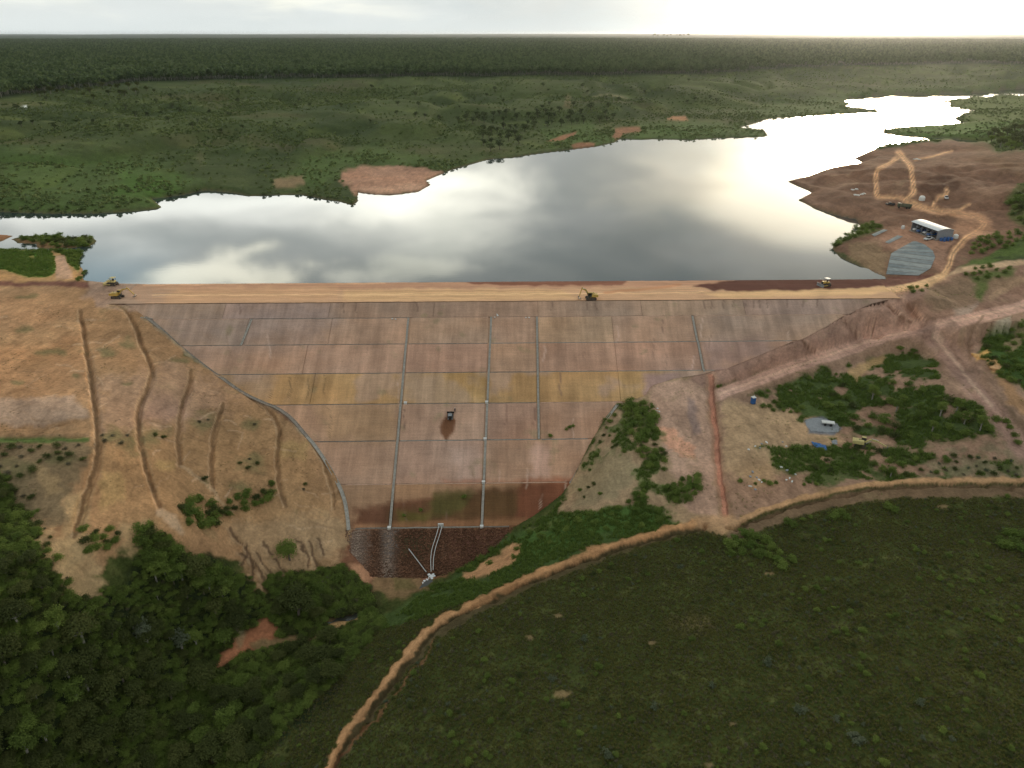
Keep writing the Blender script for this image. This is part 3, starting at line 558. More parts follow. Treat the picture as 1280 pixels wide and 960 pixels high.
    # ditches on the left abutment
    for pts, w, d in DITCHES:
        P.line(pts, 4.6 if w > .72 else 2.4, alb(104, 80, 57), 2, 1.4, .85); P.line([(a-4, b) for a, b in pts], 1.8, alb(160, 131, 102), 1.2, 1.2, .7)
    P.line([(400,562),(376,534),(330,502),(292,482)], 4, alb(122, 76, 58), 3, 2, .8); P.line([(225,584),(245,595),(264,612),(285,640)], 4, alb(150, 124, 96), 3, 2, .7); P.line([(202,640),(225,660)], 14, alb(152, 128, 104), 6, 3, .8)
    P.line([(306,488),(332,502),(362,518),(384,542)], 10, alb(138, 120, 100), 4, 2, .8); P.line([(180,396),(206,416),(232,438),(268,464),(302,488)], 5, alb(132, 118, 98), 3, 2, .7)
P = Paint(gx, gy, Z, np.zeros((len(gx), 3))); paint_ground(P)
def weather(P):                                  # uneven colour of bare soil: washed, scraped and crusted patches
    x, y = P.x, P.y; bare = (1-P.veg)*(np.hypot(x, y) < 1500)
    a = fbm(x/16, y/16, 5, 301); b = fbm(x/5, y/5, 4, 302); c = fbm((x+.35*y)/2.2, y/14, 4, 303); rid = np.exp(-(fbm(x/9, y/12, 3, 304)/.06)**2); e = fbm(x/30, y/24, 3, 305)
    P.C *= (1+bare*(.20*a+.16*b+.16*c-.16*rid))[:, None]
    P.C *= 1+(bare*e)[:, None]*np.array([.05, -.01, -.06])
    g = bare*sst(b+.6*a, .45, .9)*.35; P._apply(np.arange(len(x)), g, alb(108, 96, 68), None)
weather(P)
shore_wet = np.where(lake_zone & land, 1-sst(sh_d, 0, 2.5), 0); P._apply(np.arange(len(gx)), shore_wet*.5, alb(80, 66, 48), None)
P._apply(np.where(wet)[0], np.ones(wet.sum()), alb(70, 66, 52), 0)

# ------------------------------------------------------------------ materials
def new_mat(name):
    m = bpy.data.materials.new(name); m.use_nodes = True; nt = m.node_tree; return m, nt, nt.nodes['Principled BSDF'], nt.nodes.new, nt.links.new
def noise_node(N, L, vec, scale, detail=4, rough=.55):
    n = N('ShaderNodeTexNoise'); n.inputs['Scale'].default_value = scale; n.inputs['Detail'].default_value = detail; n.inputs['Roughness'].default_value = rough
    L(vec, n.inputs['Vector']); return n.outputs[0]
def mrange(N, L, v, a, b, c, d):
    n = N('ShaderNodeMapRange'); L(v, n.inputs[0])
    for k, q in enumerate((a, b, c, d)): n.inputs[k+1].default_value = q
    return n.outputs[0]
def mul(N, L, a, b, op='MULTIPLY'):
    n = N('ShaderNodeMath'); n.operation = op
    for k, v in enumerate((a, b)):
        if isinstance(v, (int, float)): n.inputs[k].default_value = v
        else: L(v, n.inputs[k])
    return n.outputs[0]
def scalec(N, L, col, f):
    n = N('ShaderNodeVectorMath'); n.operation = 'SCALE'; L(col, n.inputs[0]); L(f, n.inputs['Scale']); return n.outputs[0]
def stretched(N, L, sx, sy, sz):
    tc = N('ShaderNodeTexCoord'); mp = N('ShaderNodeMapping'); mp.inputs['Scale'].default_value = (sx, sy, sz); L(tc.outputs['Object'], mp.inputs[0]); return mp.outputs[0]
def ground_material():
    m, nt, B, N, L = new_mat("soil_and_grass")
    at = N('ShaderNodeAttribute'); at.attribute_name = 'base'; vg = N('ShaderNodeAttribute'); vg.attribute_name = 'veg'
    o = stretched(N, L, 1, 1, 1)
    fine = noise_node(N, L, o, 1.1, 8, .72); mid = noise_node(N, L, o, .22, 6, .65); big = noise_node(N, L, o, .035, 4, .6)
    streak = noise_node(N, L, stretched(N, L, .5, .07, .5), 1.0, 5, .6)
    f_s = mul(N, L, mul(N, L, mrange(N, L, fine, .3, .7, .74, 1.26), mrange(N, L, mid, .3, .7, .86, 1.14)), mrange(N, L, streak, .3, .7, .86, 1.14))
    f_v = mul(N, L, mul(N, L, mrange(N, L, fine, .3, .7, .62, 1.38), mrange(N, L, mid, .3, .7, .78, 1.22)), mrange(N, L, big, .3, .7, .85, 1.15))
    mx = N('ShaderNodeMix'); mx.data_type = 'FLOAT'; L(vg.outputs['Fac'], mx.inputs[0]); L(f_s, mx.inputs[2]); L(f_v, mx.inputs[3])
    L(scalec(N, L, at.outputs['Color'], mx.outputs[0]), B.inputs['Base Color']); B.inputs['Roughness'].default_value = .95; B.inputs['Specular IOR Level'].default_value = .05
    bp = N('ShaderNodeBump'); bp.inputs['Strength'].default_value = .7; bp.inputs['Distance'].default_value = .35; L(mul(N, L, fine, mid, 'ADD'), bp.inputs['Height']); L(bp.outputs[0], B.inputs['Normal'])
    return m
def dam_material():
    m, nt, B, N, L = new_mat("compacted_earth_fill")
    at = N('ShaderNodeAttribute'); at.attribute_name = 'base'; o = stretched(N, L, 1, 1, 1)
    rill = noise_node(N, L, stretched(N, L, .9, .09, .09), 1.0, 7, .68); rill2 = noise_node(N, L, stretched(N, L, .28, .025, .02), 1.0, 3, .5)
    cleat = noise_node(N, L, stretched(N, L, .12, 2.6, 1.0), 1.0, 3, .6); fine = noise_node(N, L, o, 2.2, 5, .65); mid = noise_node(N, L, o, .16, 4, .6)
    f = mul(N, L, mrange(N, L, rill, .3, .72, .91, 1.11), mrange(N, L, rill2, .35, .72, .88, 1.17)); f = mul(N, L, f, mrange(N, L, cleat, .3, .7, .93, 1.07))
    f = mul(N, L, f, mrange(N, L, fine, .3, .7, .88, 1.12)); f = mul(N, L, f, mrange(N, L, mid, .3, .7, .9, 1.1))
    L(scalec(N, L, at.outputs['Color'], f), B.inputs['Base Color']); B.inputs['Roughness'].default_value = .93; B.inputs['Specular IOR Level'].default_value = .07
    bp = N('ShaderNodeBump'); bp.inputs['Strength'].default_value = .6; bp.inputs['Distance'].default_value = .25; L(mul(N, L, mul(N, L, rill, cleat, 'ADD'), fine, 'ADD'), bp.inputs['Height']); L(bp.outputs[0], B.inputs['Normal'])
    return m
def plain(name, rgb, rough=.7, var=.12, metal=0.0, scale=2.0, rust=None):
    m, nt, B, N, L = new_mat(name); o = stretched(N, L, 1, 1, 1); n = noise_node(N, L, o, scale, 5, .65)
    mx = N('ShaderNodeMix'); mx.data_type = 'RGBA'; L(mrange(N, L, n, .35, .7, 0, 1), mx.inputs[0])
    c = np.array(rgb); mx.inputs[6].default_value = (*(c*(1+var)), 1); mx.inputs[7].default_value = (*((np.array(rust) if rust else c*(1-2*var))), 1)
    L(mx.outputs[2], B.inputs['Base Color']); B.inputs['Roughness'].default_value = rough; B.inputs['Metallic'].default_value = metal; return m
def water_material(name, base, rough):
    m, nt, B, N, L = new_mat(name); B.inputs['Base Color'].default_value = (*base, 1); B.inputs['Roughness'].default_value = rough; B.inputs['IOR'].default_value = 1.55
    o = stretched(N, L, .35, .9, 1); n = noise_node(N, L, o, .5, 3, .5); bp = N('ShaderNodeBump'); bp.inputs['Strength'].default_value = .03; bp.inputs['Distance'].default_value = .1; L(n, bp.inputs['Height']); L(bp.outputs[0], B.inputs['Normal'])
    return m
def crest_material():
    m, nt, B, N, L = new_mat("graded_earth_road"); at = N('ShaderNodeAttribute'); at.attribute_name = 'base'; o = stretched(N, L, 1, 1, 1)
    tr = noise_node(N, L, stretched(N, L, .02, 1.5, 1), 1.0, 5, .6); pat = noise_node(N, L, stretched(N, L, .05, .25, 1), 1.0, 5, .65); fine = noise_node(N, L, o, 1.8, 5, .65)
    f = mul(N, L, mul(N, L, mrange(N, L, tr, .3, .7, .84, 1.16), mrange(N, L, pat, .3, .7, .84, 1.16)), mrange(N, L, fine, .3, .7, .9, 1.1))
    L(scalec(N, L, at.outputs['Color'], f), B.inputs['Base Color']); B.inputs['Roughness'].default_value = .93; B.inputs['Specular IOR Level'].default_value = .06
    bp = N('ShaderNodeBump'); bp.inputs['Strength'].default_value = .5; bp.inputs['Distance'].default_value = .12; L(mul(N, L, tr, fine, 'ADD'), bp.inputs['Height']); L(bp.outputs[0], B.inputs['Normal']); return m
M_GROUND, M_DAM, M_CREST = ground_material(), dam_material(), crest_material()
M_WATER = water_material("lake_water_surface", (.045, .062, .060), .04)
M_CONC = plain("weathered_concrete", (.43, .395, .34), .85, .15, 0, 1.2); M_CONC_D = plain("stained_concrete", (.33, .28, .23), .9, .2, 0, 1.2); M_SOILLIP = plain("sandy_berm_soil", tuple(alb(160, 132, 112)), .95, .15, 0, .8); M_WHITE = plain("white_painted_concrete", (.74, .73, .69), .6, .08)

# ------------------------------------------------------------------ building blocks
def mesh_obj(name, verts, faces, mat, parent=None, smooth=False, attrs=None):
    me = bpy.data.meshes.new(name); me.from_pydata([tuple(v) for v in verts], [], [tuple(f) for f in faces]); me.update()
    return link(name, me, mat, parent, smooth, attrs)
def link(name, me, mat, parent=None, smooth=False, attrs=None):
    if mat is not None:
        for q in (mat if isinstance(mat, (list, tuple)) else [mat]): me.materials.append(q)
    if smooth: me.polygons.foreach_set('use_smooth', np.ones(len(me.polygons), bool))
    for k, v in (attrs or {}).items():
        v = np.asarray(v, np.float32)
        if v.ndim == 2:
            a = me.attributes.new(k, 'FLOAT_COLOR', 'POINT'); a.data.foreach_set('color', np.c_[v, np.ones(len(v), np.float32)].astype(np.float32).ravel())
        else:
            a = me.attributes.new(k, 'FLOAT', 'POINT'); a.data.foreach_set('value', v)
    o = bpy.data.objects.new(name, me); COL.objects.link(o)
    if parent is not None: o.parent = parent
    return o
def grid_mesh(name, V, nr, nc):
    me = bpy.data.meshes.new(name); j, i = np.meshgrid(np.arange(nr-1), np.arange(nc-1), indexing='ij'); a = (j*nc+i).ravel()
    F = np.c_[a, a+1, a+nc+1, a+nc]; nv, nf = len(V), len(F)
    me.vertices.add(nv); me.vertices.foreach_set('co', np.asarray(V, np.float32).ravel()); me.loops.add(nf*4); me.loops.foreach_set('vertex_index', F.astype(np.int32).ravel())
    me.polygons.add(nf); me.polygons.foreach_set('loop_start', np.arange(0, nf*4, 4, dtype=np.int32)); me.update(calc_edges=True); return me
def tag(o, label=None, cat=None, group=None, kind=None):
    for k, v in (('label', label), ('category', cat), ('group', group), ('kind', kind)):
        if v: o[k] = v
    return o
def thing(name, label, cat, loc=(0, 0, 0), rz=0.0, group=None, scale=1.0):
    o = bpy.data.objects.new(name, None); COL.objects.link(o); o.location = loc; o.rotation_euler = (0, 0, rz); o.scale = (scale,)*3; o.empty_display_size = .2
    return tag(o, label, cat, group)
class MB:                                        # collects simple solids into one mesh
    def __init__(s): s.v, s.f = [], []
    def add(s, v, f):
        n = len(s.v); s.v += [tuple(q) for q in v]; s.f += [tuple(k+n for k in q) for q in f]; return s
    def box(s, c, d, rot=None, taper=(1, 1), shift=(0, 0)):
        hx, hy, hz = d[0]/2, d[1]/2, d[2]/2; v = []
        for z in (-1, 1):
            kx, ky, ox, oy = (1, 1, 0, 0) if z < 0 else (*taper, *shift)
            for x, y in ((-1, -1), (1, -1), (1, 1), (-1, 1)): v.append(Vector((x*hx*kx+ox, y*hy*ky+oy, z*hz)))
        R = rot if rot is not None else Matrix.Identity(3); c = Vector(c)
        return s.add([R @ q+c for q in v], [(3, 2, 1, 0), (4, 5, 6, 7), (0, 1, 5, 4), (1, 2, 6, 5), (2, 3, 7, 6), (3, 0, 4, 7)])
    def tube(s, pts, rad, n=8, caps=True):
        pts = [Vector(p) for p in pts]; rads = rad if isinstance(rad, (list, tuple)) else [rad]*len(pts); rings = []
        for i, p in enumerate(pts):
            t = (pts[min(i+1, len(pts)-1)]-pts[max(i-1, 0)]).normalized(); u = t.cross(Vector((0, 0, 1)) if abs(t.z) < .95 else Vector((1, 0, 0))).normalized(); w = t.cross(u)
            rings.append([p+(u*math.cos(6.28318*k/n)+w*math.sin(6.28318*k/n))*rads[i] for k in range(n)])
        f = [(i*n+k, i*n+(k+1) % n, (i+1)*n+(k+1) % n, (i+1)*n+k) for i in range(len(pts)-1) for k in range(n)]
        if caps: f += [tuple(range(n)), tuple(reversed(range((len(pts)-1)*n, len(pts)*n)))]
        return s.add([v for r in rings for v in r], f)
    def prism(s, prof, y0, y1):                  # x,z outline pushed along y
        n = len(prof); v = [(p[0], y0, p[1]) for p in prof]+[(p[0], y1, p[1]) for p in prof]
        return s.add(v, [tuple(reversed(range(n))), tuple(range(n, 2*n))]+[(k, (k+1) % n, n+(k+1) % n, n+k) for k in range(n)])
    def beam(s, a, b, wy, h0, h1):               # tapered box between two points of an x,z plane
        a, b = Vector(a), Vector(b); t = (b-a).normalized(); u = Vector((-t.z, 0, t.x)); w = Vector((0, wy/2, 0))
        return s.add([a-u*h0/2-w, a-u*h0/2+w, a+u*h0/2+w, a+u*h0/2-w, b-u*h1/2-w, b-u*h1/2+w, b+u*h1/2+w, b+u*h1/2-w], [(0, 1, 2, 3), (7, 6, 5, 4), (0, 4, 5, 1), (1, 5, 6, 2), (2, 6, 7, 3), (3, 7, 4, 0)])
    def build(s, name, mat, parent=None, smooth=False, bevel=0): 
        o = mesh_obj(name, s.v, s.f, mat, parent, smooth)
        if bevel:
            b = o.modifiers.new('bevel', 'BEVEL'); b.width = bevel; b.segments = 1
        return o

# ------------------------------------------------------------------ ground, lake
V = np.c_[gx, gy, Z]
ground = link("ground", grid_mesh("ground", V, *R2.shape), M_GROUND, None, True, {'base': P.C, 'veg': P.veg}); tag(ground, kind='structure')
def lake_sheet():
    xs = np.linspace(-900, 1700, 2); v = [(-1500, Y0(0)+15, WATER_Z), (1900, Y0(0)+15, WATER_Z), (1900, 2100, WATER_Z), (-1500, 2100, WATER_Z)]
    o = mesh_obj("lake_water", v, [(0, 1, 2, 3)], M_WATER); tag(o, kind='structure')
lake_sheet()

# ------------------------------------------------------------------ the dam
dam = thing("earth_dam", "long earth embankment dam with benched reddish downstream face and flat crest road", "dam", (0, Y0(0), 0))
def paint_dam(P, s):
    P.veg[:] = 0; n = len(P.x); A = np.arange(n)
    P.C[:] = alb(142, 117, 105)
    for a, b, c in [(0, 7.5, (138, 113, 96)), (7.5, 19.3, (146, 118, 98)), (19.3, 31.6, (147, 116, 96)), (31.6, 43.9, (148, 116, 80)), (43.9, 57.6, (144, 114, 95)), (57.6, 72.4, (145, 116, 96)), (72.4, 86.2, (133, 103, 79)), (86.2, 200, (79, 58, 45))]:
        P._apply(A[(s >= a) & (s < b)], np.ones(((s >= a) & (s < b)).sum()), alb(*c), 0)
    P.poly([(806,466),(900,462),(900,500),(806,500)], alb(144, 114, 104), 5, 3, .95); P.poly([(505,468),(545,468),(540,505),(500,505)], alb(152, 122, 98), 5, 4, .7); P.poly([(255,466),(345,466),(330,500)], alb(140, 116, 94), 10, 5, .8)
    P.poly([(170,380),(420,382),(400,430),(230,432)], alb(130, 112, 104), 25, 10, .6); P.poly([(880,378),(1080,376),(1000,425),(880,440)], alb(130, 110, 98), 25, 10, .7); P.poly([(880,425),(960,420),(960,440),(890,462)], alb(134, 110, 100), 8, 6, .6)
    P.poly([(400,505),(500,505),(495,550),(405,552)], alb(140, 112, 84), 10, 6, .5); P.poly([(560,560),(600,553),(600,600),(575,600)], alb(158, 130, 112), 8, 5, .5); P.poly([(668,556),(690,560),(690,598),(660,598)], alb(164, 134, 120), 6, 5, .7)
    P.poly([(432,660),(450,632),(490,626),(545,620),(600,612),(680,604),(735,598),(700,630),(650,662)], alb(86, 57, 42), 6, 5, .95); P.poly([(480,640),(600,615),(650,612),(640,645),(500,658)], alb(78, 62, 40), 6, 5, .6)
    P.poly([(650,600),(740,600),(690,650),(640,660)], alb(100, 62, 46), 6, 5, .8); P.poly([(540,618),(590,612),(580,640),(540,645)], alb(72, 74, 40), 5, 4, .6); P.poly([(500,640),(540,640),(530,655),(500,655)], alb(86, 84, 40), 4, 4, .5)
    P.poly([(550,600),(640,600),(720,596),(720,604),(560,606)], alb(136, 92, 70), 3, 3, .6); P.poly([(440,655),(560,650),(660,648),(660,658),(440,664)], alb(126, 92, 66), 3, 3, .7)
    P.poly([(552,526),(561,518),(569,524),(566,540),(558,552),(551,540)], alb(92, 62, 44), 1.5, 1.5, 1)
    P.poly([(430,664),(460,664),(462,700),(432,712)], alb(112, 96, 86), 4, 4, .85); P.poly([(474,662),(496,662),(494,700),(476,702)], alb(104, 94, 88), 4, 4, .85); P.poly([(560,664),(640,660),(600,700),(560,712)], alb(96, 64, 52), 6, 5, .8); P.poly([(496,668),(540,664),(530,706),(498,700)], alb(70, 62, 44), 6, 5, .8)
    for x0, y0, y1, c in [(505,512,546,(96,76,66)),(632,506,532,(112,86,72)),(668,508,530,(110,86,72)),(412,512,546,(108,86,66)),(362,470,496,(104,84,60)),(385,472,498,(104,86,60)),(405,470,495,(110,88,62)),(338,486,496,(90,70,50))]:
        P.line([(x0, y0), (x0+1, (y0+y1)/2), (x0-1, y1)], 1.6, alb(*c), 1, 1.5, .8)
    u = fbm(P.x/13, P.y/10, 4, 401)[:, None]; w = fbm(P.x/4, P.y/22, 4, 402)[:, None]; q = fbm(P.x/5, P.y/4, 4, 403)[:, None]
    P.C *= (1+.16*u+.15*w+.14*q); P.C *= 1+fbm(P.x/20, P.y/12, 3, 404)[:, None]*np.array([.05, -.03, -.10])
    oc = ((s > 31.6) & (s < 43.9))*sst(fbm(P.x/11, P.y/9, 4, 405), .0, .4)*.7; P._apply(A, oc, alb(148, 122, 104), 0)
    gr_ = (s < 70)*sst(fbm(P.x/6, P.y/5, 4, 406), .42, .7)*.5; P._apply(A, gr_, alb(112, 102, 76), 0)
    rr_ = random.Random(31)
    for _ in range(46):                          # run-off rills and washed streaks down the face
        X_, y_ = rr_.uniform(250, 1000), rr_.uniform(384, 640); h_ = rr_.uniform(10, 34); sl = -(X_-640)/900*.45*h_
        P.line([(X_, y_), (X_+sl*.5+rr_.uniform(-1.5, 1.5), y_+h_*.5), (X_+sl, y_+h_)], rr_.uniform(.8, 2.4), alb(*((104, 82, 70) if rr_.random() < .55 else (172, 146, 130))), 1, 1.2, rr_.uniform(.3, .75))
    for X_ in [880, 890, 905, 918, 932, 944, 950, 960, 985, 1005, 1022, 690, 735, 745, 430, 445, 520, 300]: P.line([(X_, 375-(X_-640)*.012), (X_-(X_-640)*.004+rr_.uniform(-1, 1), 388-(X_-640)*.012)], 1.8, alb(92, 74, 64), 1, 1, .6)
def paint_crest(P):
    P.veg[:] = 0; P.C[:] = alb(164, 129, 100)
    P.poly([(90,350),(480,349),(760,347),(1200,340),(1200,352),(900,357),(740,360),(480,361),(160,364)], alb(154, 116, 92), 2, 2, 1); P.poly([(560,350),(700,347),(790,349),(780,356),(700,357),(600,356)], alb(104, 66, 52), 1.5, 2, .9)
    P.poly([(866,358),(884,354),(900,352),(1000,344),(1175,337),(1168,349),(1080,360),(1000,364),(925,366),(905,363),(890,362)], alb(76, 47, 39), 1.5, 2, 1); P.poly([(60,346),(138,347),(150,358),(110,364),(60,362)], alb(98, 66, 54), 1.5, 1.5, 1)
    P.poly([(160,360),(300,359),(420,360),(420,374),(180,377)], alb(170, 132, 100), 4, 3, .8); P.poly([(430,362),(700,362),(720,374),(430,376)], alb(176, 141, 103), 3, 2, .8); P.poly([(880,366),(1090,360),(1170,346),(1170,352),(1080,369),(900,372)], alb(182, 146, 106), 2, 1.5, .9)
    P.poly([(60,352),(178,352),(215,366),(200,382),(60,384)], alb(150, 120, 98), 10, 5, .95); P.poly([(60,362),(160,364),(180,382),(60,384)], alb(140, 116, 98), 5, 4, .9); P.poly([(60,350),(138,351),(148,357),(60,362)], alb(98, 66, 54), 1.5, 1.5, .9)
    for y, c in [(364,(150,112,84)),(368,(206,170,126)),(371,(160,124,94))]: P.line([(190,y+1),(500,y),(760,y-1),(880,y-3)], 1, alb(*c), 1, 1, .6)
    P.line([(755,366),(800,362),(850,356)], 3, alb(160, 112, 80), 2, 1, .7); P.line([(180,356),(320,354),(480,354)], 2, alb(188, 146, 112), 1.5, 1, .7)
def dam_part(name, X, S, zoff, painter='face', und=.12):
    nr, nc = X.shape; x, s = X.ravel(), S.ravel(); y = Y0(x)-s
    z = dam_z(s)+zoff+und*fbm(x/3.2, s/9, 3, 41) + und*.5*fbm(x/1.1, s/5, 2, 43)
    Q = Paint(x, y, z, np.zeros((len(x), 3)))
    paint_dam(Q, s) if painter == 'face' else paint_crest(Q)
    return x, y-Y0(0), z, Q.C
def add_dam_grid(name, X, S, zoff, painter='face', und=.12, mat=None, jit=None, smooth=True):
    x, y, z, C = dam_part(name, X, S, zoff, painter, und)
    if jit: C = C*np.array(jit)
    if name == 'crest_road': z = z-.7*(sst(-x, 152, 168)+sst(x, 150, 162))-.25*sst(-S.ravel(), 23, 24.5)*0
    return link(name, grid_mesh(name, np.c_[x, y, z], *X.shape), mat or M_DAM, dam, smooth, {'base': C})
# core: the fill under the panels, crest to toe and the upstream slope
sv = np.linspace(0, TOE_S, 130); fr = np.linspace(0, 1, 120); S_, F_ = np.meshgrid(sv, fr, indexing='ij')
X_ = XL(S_)*(1-F_)+XR(S_)*F_
add_dam_grid("fill_body", X_, S_, -.22, 'face', .1)
s2 = np.linspace(-CREST_W, 0, 40); S_, X_ = np.meshgrid(s2, np.linspace(-168, 162, 520), indexing='ij')
crest = add_dam_grid("crest_road", X_, S_, .03, 'crest', .10, M_CREST)
s3 = np.array([-CREST_W-18, -CREST_W-9, -CREST_W-.01]); S_, X_ = np.meshgrid(s3, np.linspace(-150, 158, 60), indexing='ij')
up_o = add_dam_grid("upstream_slope", X_, S_, 0, 'crest', .1)
co = np.empty(len(up_o.data.vertices)*3, np.float32); up_o.data.vertices.foreach_get('co', co); co = co.reshape(-1, 3)
ss = Y0(co[:, 0])-(co[:, 1]+Y0(0)); co[:, 2] = .03-np.maximum(-CREST_W-ss, 0)*.5; up_o.data.vertices.foreach_set('co', co.ravel())
# face panels between the down-chutes and the bench drains
CHUTES = {0: [], 1: [-99.0, -38.9, -8.3, 9.3, 69.2], 2: [-38.9, -8.5, 9.3, 69.2], 3: [-38.5, -8.7, 9.2], 4: [-38.3, -8.9, 9.1], 5: [-38.0, -9.1], 6: [-37.6, -9.3]}
EXTRA = {0: [-110, -70, -30, 10, 50, 90], 1: [-68, 38], 2: [-75, 38], 3: [-70, 38], 4: [], 5: [], 6: []}
for k in range(7):
    s0, s1 = ROWS[k]+(.25 if k == 0 else .34), ROWS[k+1]-.34
    cuts = sorted([(c, .62) for c in CHUTES[k]]+[(c, .10) for c in EXTRA[k]]); edges = [(-1e3, 0)]+cuts+[(1e3, 0)]
    sg = np.linspace(s0, s1, 18)
    for (a, ga), (b, gb) in zip(edges[:-1], edges[1:]):
        lft, rgt = np.maximum(a+ga, XL(sg)+.2), np.minimum(b-gb, XR(sg)-.2); ok = rgt-lft > .5
        if ok.sum() < 2: continue
        sgo = sg[ok]; nc = int(np.clip((rgt-lft).max()/.6, 5, 80)); f = np.linspace(0, 1, nc)
        X_ = lft[ok][:, None]*(1-f)+rgt[ok][:, None]*f; S_ = np.repeat(sgo[:, None], nc, 1)
        j = 1+random.uniform(-.05, .05)
        add_dam_grid("face_panel", X_, S_, random.uniform(-.02, .04), 'face', .10, None, (j, j*random.uniform(.98, 1.02), j*random.uniform(.96, 1.04)))
# concrete down-chutes: open channels with two kerbs, laid down the face
def channel(name, pts, w, mat, parent, kerb=.16, h=.22):
    pts = [Vector(p) for p in pts]; v, f = [], []; n = len(pts)
    prof = [(-w/2-kerb, -.15), (-w/2-kerb, h), (-w/2, h), (-w/2, .03), (w/2, .03), (w/2, h), (w/2+kerb, h), (w/2+kerb, -.15)]
    for i, p in enumerate(pts):
        t = pts[min(i+1, n-1)]-pts[max(i-1, 0)]; t.z = 0; t.normalize(); u = Vector((t.y, -t.x, 0))
        v += [p+u*a+Vector((0, 0, b)) for a, b in prof]
    q = len(prof); f = [(i*q+k, i*q+k+1, (i+1)*q+k+1, (i+1)*q+k) for i in range(n-1) for k in range(q-1)]+[tuple(range(q-1, -1, -1)), tuple(range((n-1)*q, n*q))]
    return mesh_obj(name, v, f, mat, parent)
def dam_pt(x, s, dz=.05): return (x, Y0(x)-s-Y0(0), float(dam_z(s))+dz)
def chute(x0, x1, s0, s1): return channel("drain_chute", [dam_pt(x0+(x1-x0)*t, s0+(s1-s0)*t) for t in np.linspace(0, 1, 30)], .46, M_CONC, dam, .13)
chute(-39.4, -37.5, 7.6, 86.0); chute(-7.9, -9.3, 7.6, 86.0); chute(9.5, 9.0, 7.6, 57.4); chute(69.0, 69.2, 7.9, 32.5); chute(-98.4, -99.8, 8.0, 19.2)
def groin_chute(pixs, w, mat=None):
    q = smooth_line(pixs, 3); pts = []
    for a, b in q:
        x, s = on_dam(a, b); pts.append(dam_pt(float(x), float(s), .22))
    return channel("groin_channel", pts, w, mat or M_CONC, dam)
groin_chute([(384,546),(404,573),(419,598),(430,624),(434,645),(436,664)], .8); groin_chute([(772,507),(756,528),(744,548),(728,578),(713,606)], .6)
groin_chute([(181,396),(207,417),(232,440),(267,466),(301,490),(333,505),(361,521),(384,546)], .9, M_CONC_D)
# bench drains: a shallow concrete run along each bench, in separate lengths
for k in range(1, 8):
    s = ROWS[k]; a, b = float(XL(s))+1.2, float(XR(s))-1.2; cuts = sorted(set(CHUTES[min(k, 6)]+CHUTES[k-1])); edges = [a]+[c for c in cuts if a < c < b]+[b]
    for u, w in zip(edges[:-1], edges[1:]):
        u, w = u+.7, w-.7
        if w-u < 2: continue
        pts = [dam_pt(x, s+.08*math.sin(x*.9), -.06) for x in np.linspace(u, w, max(3, int((w-u)/3)))]
        channel("bench_drain", pts, .2, (M_SOILLIP if k in (1, 4, 6) and random.random() < .75 else M_CONC if random.random() < .5 else M_CONC_D), dam, .09, .07 if k in (1, 4, 6) else .12)
# junction boxes where drains meet chutes
for x, s in [(-37.6, 86.6), (-9.3, 86.6), (-9.15, 72.4), (-9.0, 57.6), (-8.8, 43.9), (-36.9, 43.9)]:
    MB().box((0, 0, .2), (1.0, .85, .7)).box((0, 0, .58), (1.1, .95, .08)).build("junction_box", M_WHITE, dam).location = dam_pt(x, s, .1)
# ------------------------------------------------------------------ vegetation
def leaf_material(name, c0, c1, c2):
    m, nt, B, N, L = new_mat(name); oi = N('ShaderNodeObjectInfo'); at = N('ShaderNodeAttribute'); at.attribute_name = 'tint'
    r = N('ShaderNodeValToRGB'); el = r.color_ramp.elements; el[0].color = (*c0, 1); el[1].color = (*c2, 1); e = el.new(.5); e.color = (*c1, 1)
    v = mul(N, L, mul(N, L, oi.outputs['Random'], .55), mul(N, L, at.outputs['Fac'], .45), 'ADD'); L(v, r.inputs[0])
    L(r.outputs[0], B.inputs['Base Color']); B.inputs['Roughness'].default_value = .75; B.inputs['Specular IOR Level'].default_value = .15
    tr = N('ShaderNodeBsdfTranslucent'); L(r.outputs[0], tr.inputs[0]); mx = N('ShaderNodeMixShader'); mx.inputs[0].default_value = .35
    L(B.outputs[0], mx.inputs[1]); L(tr.outputs[0], mx.inputs[2]); L(mx.outputs[0], nt.nodes['Material Output'].inputs[0]); return m
VB = 1.0                                         # leaf colours, albedo
L_WOOD = leaf_material("wood_leaves", (0.061, 0.075, 0.025), (0.103, 0.123, 0.036), (0.174, 0.184, 0.056))
L_BUSH = leaf_material("bush_leaves", (0.105, 0.148, 0.034), (0.174, 0.236, 0.050), (0.275, 0.333, 0.076))
L_GRASS = leaf_material("grass_blades", (0.114, 0.124, 0.032), (0.164, 0.161, 0.043), (0.243, 0.217, 0.067))
L_LUSH = leaf_material("lush_grass_blades", (0.107, 0.162, 0.035), (0.152, 0.223, 0.045), (0.223, 0.282, 0.063))
L_PLAN = leaf_material("plantation_leaves", (.064, .094, .044), (.122, .172, .072), (.240, .300, .130))
L_SCRUB = leaf_material("scrub_leaves", (0.114, 0.157, 0.060), (0.179, 0.228, 0.083), (0.314, 0.353, 0.133))
L_DRY = leaf_material("dry_scrub_leaves", (0.133, 0.113, 0.064), (0.172, 0.149, 0.089), (0.234, 0.209, 0.143))
L_PALE = leaf_material("pale_shrub_leaves", (0.112, 0.137, 0.078), (0.146, 0.173, 0.101), (0.191, 0.214, 0.135))
M_BARK = plain("bark", (.16, .13, .10), .9, .2); M_BARK_P = plain("pale_bark", (.34, .31, .26), .9, .15)
